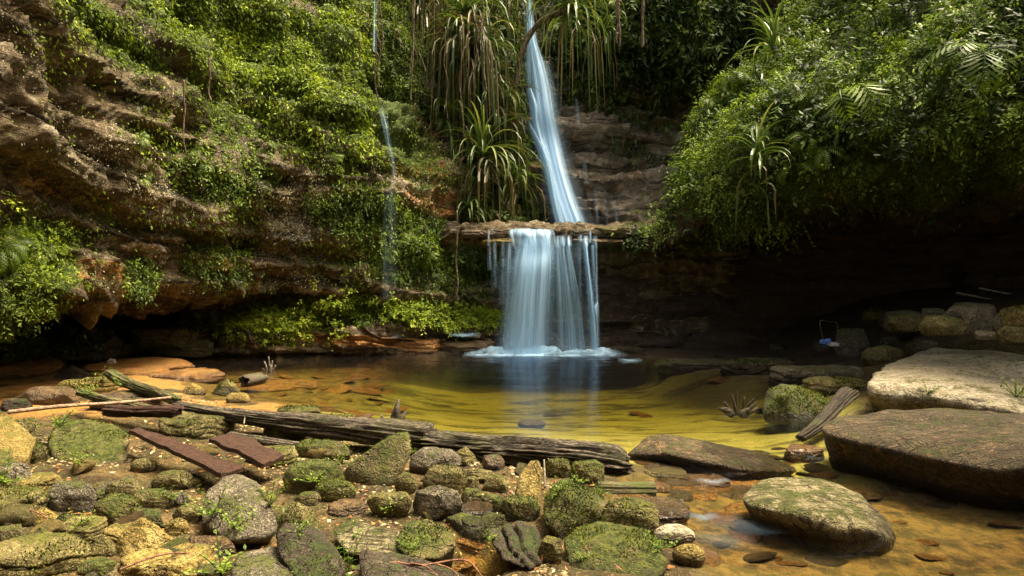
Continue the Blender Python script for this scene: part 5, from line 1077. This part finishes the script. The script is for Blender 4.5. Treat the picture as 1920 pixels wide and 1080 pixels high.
curtain('water_curtain', [(955, 1038, 429, 12.9, .6), (953, 1040, 435, 12.6, 1.3), (956, 1042, 452, 12.5, .8), (962, 1042, 476, 12.45, .0)], lo, 1, .10, 11, 16, 50)
curtain('water_veil', [(1030, 1120, 450, 12.62, .0), (1030, 1124, 480, 12.55, .22), (1030, 1130, 560, 12.45, .16), (1030, 1136, 660, 12.4, .42)], lo, 1, .5, 70, 40, 50)
curtain('water_veil', [(944, 980, 450, 12.62, .1), (940, 975, 500, 12.5, .3), (934, 975, 580, 12.4, .3), (924, 975, 662, 12.35, .45)], lo, 1, .35, 71, 40, 30)
A_ = [(970, 1038, 447, 12.6, .8), (962, 1041, 474, 12.5, 1.8), (956, 1042, 505, 12.4, 1.7), (950, 1041, 550, 12.35, 1.35), (944, 1040, 600, 12.32, 1.15), (938, 1040, 640, 12.3, 1.05), (934, 1042, 664, 12.3, .9)]
curtain('water_curtain', A_, lo, .85, .28, 12, 50, 40)
curtain('water_veil', [(a - 14 * k / 6, b_ + 4, py, Y_ + .05, d * .3) for k, (a, b_, py, Y_, d) in enumerate(A_)], lo, 1, .4, 82)
curtain('water_curtain', [(a + 4, b_ + 6, py, Y_ + .15, d * .6) for a, b_, py, Y_, d in A_], lo, .8, .3, 13, 50, 40)
curtain('water_curtain', [(a - 2, b_ - 34, py, Y_ - .1, d * .5) for a, b_, py, Y_, d in A_], lo, .8, .4, 14, 50, 30)
for k, (x0, x1, w0, w1, y0, d) in enumerate(((1046, 1062, 13, 19, 460, 1.7), (1060, 1081, 10, 16, 460, 1.3), (1034, 1040, 18, 26, 462, .6), (1092, 1108, 10, 12, 460, 1.7), (1110, 1112, 8, 10, 462, .7), (1082, 1086, 6, 8, 480, .35))):
    curtain('water_strand', [(x0 - 3, x0 + w0 + 4, 441, 12.66, .0), (x0 - 2, x0 + w0 + 3, 450, 12.58, .6 * d), (x0 - 1, x0 + w0 + 3, y0, 12.52, d), (x0 + 1, x0 + w0 + 2, y0 + 14, 12.5, d), (x0 + (x1 - x0) * .5 - 2, x0 + (x1 - x0) * .5 + (w0 + w1) / 2 + 2, 545, 12.4, d * .75), (x1 - 4, x1 + w1 + 4, 655, 12.35, d * .6)], lo, 1, .38, 20 + k, 40, 10)
curtain('water_strand', [(1106, 1114, 460, 12.6, 1.2), (1108, 1116, 505, 12.5, .9), (1114, 1121, 545, 12.45, .6), (1115, 1122, 565, 12.4, 1.1), (1108, 1124, 576, 12.35, 1.3), (1112, 1124, 600, 12.3, .5), (1110, 1126, 650, 12.3, .3)], lo, 1, .4, 31, 40, 8)
for k, (x0, x1, y0, y1, d) in enumerate(((924, 932, 452, 500, .35), (938, 948, 452, 500, .35), (914, 922, 462, 506, .25), (948, 962, 456, 512, .6), (932, 956, 486, 570, .3), (920, 936, 496, 540, .2), (914, 919, 432, 462, .5), (1104, 1109, 434, 456, .8), (1086, 1092, 440, 455, .3))):
    curtain('water_strand', [(x0, x1, y0, 12.7, .5 * d), (x0 - 1, x1, (y0 + y1) / 2, 12.6, d), (x0 - 1, x1 + 2, y1, 12.55, d * .6)], lo, 1.3, .4, 40 + k, 14, 8)
# foam
nu, nv = 60, 16; u = np.linspace(-1, 1, nu); v_ = np.linspace(0, 1, nv); U, Vv_ = np.meshgrid(u, v_)
cxx, cyy = P(1022, 660, 12.2)[0], 12.25; Pn = np.stack([U.ravel() * 3, Vv_.ravel() * 4, U.ravel() * 0], 1)
x_ = cxx + U * 1.5; y_ = cyy + (Vv_ - .55) * .9; z_ = .012 + .11 * np.exp(-((Vv_ - .6) / .22) ** 2) * (1 - U ** 4) * (.6 + .7 * fbm(Pn, 3, 4, 9).reshape(U.shape))
dn = (1 - np.abs(U) ** 3) * sm(Vv_, .0, .3) * (1 - sm(Vv_, .85, 1)) * (1.9 + 1.2 * fbm(Pn, 3, 3, 6).reshape(U.shape))
o = np.array(lo.location); me = mk('foam', np.stack([x_, y_, z_], -1).reshape(-1, 3) - o, gridF(nv, nu), M['fall'], attrs={'dens': np.clip(dn, 0, 3).ravel()}); uvl = me.uv_layers.new(name='UVMap')
li = np.zeros(len(me.loops), dtype=np.int32); me.loops.foreach_get('vertex_index', li); uvl.data.foreach_set('uv', np.stack([(U.ravel() * .3)[li], (Vv_.ravel() * 1)[li]], 1).astype(np.float32).ravel()); put('foam', me, parent=lo)
tr_ = fallroot('thin broken trickle running down the orange rock of the left cliff', P(735, 330, 12.0))
curtain('water_strand', [(703, 708, -10, 13.2, .5), (700, 707, 50, 12.9, .6), (697, 706, 100, 12.6, .35)], tr_, 1, .5, 61, 24, 6)
curtain('water_strand', [(708, 722, 205, 11.7, .2), (716, 730, 235, 11.6, .9), (722, 734, 265, 11.5, .9), (733, 741, 300, 11.4, .8), (738, 744, 345, 11.3, .5)], tr_, 1, .5, 62, 24, 6)
curtain('water_strand', [(718, 748, 350, 11.2, .12), (715, 748, 450, 11.1, .10), (712, 748, 560, 11.1, .12)], tr_, 1, .5, 63, 24, 10)
for k, (x0, x1, y_, Yd, wd, lab) in enumerate(((1158, 1206, 678, 11.3, .12, 'bright sliver of foam by the right shore'), (690, 760, 632, 12.25, .1, 'thin sheet of water on the ledge right of the trickle'), (840, 900, 630, 12.4, .1, 'thin sheet of water on the ledge by the lower fall'), (1300, 1372, 905, None, .03, 'painted silvery glint of the riffle above the oval boulder'), (1285, 1352, 972, None, .03, 'painted silvery glint beside the cream-topped stone'), (1512, 1560, 862, None, .025, 'painted white glint on the riffle at the corner of the huge slab'), (1300, 1500, 985, None, .09, 'long painted grey reflection on the water left of the oval boulder'), (1290, 1420, 1015, None, .07, 'second painted reflection on the water nearer the golden stone'))):
    if Yd is None: Yd = Gz(x0, y_)[1]
    nu, nv = 24, 6; u = np.linspace(0, 1, nu); v_ = np.linspace(0, 1, nv); U, W_ = np.meshgrid(u, v_); a = P(x0, y_, Yd); b_ = P(x1, y_, Yd); x_ = a[0] + (b_[0] - a[0]) * U; zz = a[2] + .008 * np.sin(U * 9) + .004
    me = mk('foam', np.stack([x_ - a[0], (W_ - .5) * wd * 4, zz - a[2] + .05 * (W_ if k in (1, 2) else W_ * 0)], -1).reshape(-1, 3), gridF(nv, nu), M['fall'], attrs={'dens': ((.8 if k < 3 else .4 if k < 6 else .11) * np.sin(U * math.pi) * np.sin(W_ * math.pi)).ravel()}); me.uv_layers.new(name='UVMap')
    put('foam', me, (a[0], Yd, max(a[2], .01)), label=lab, cat='water')  # the outlet glints and streaks are pale sheets standing in for reflections
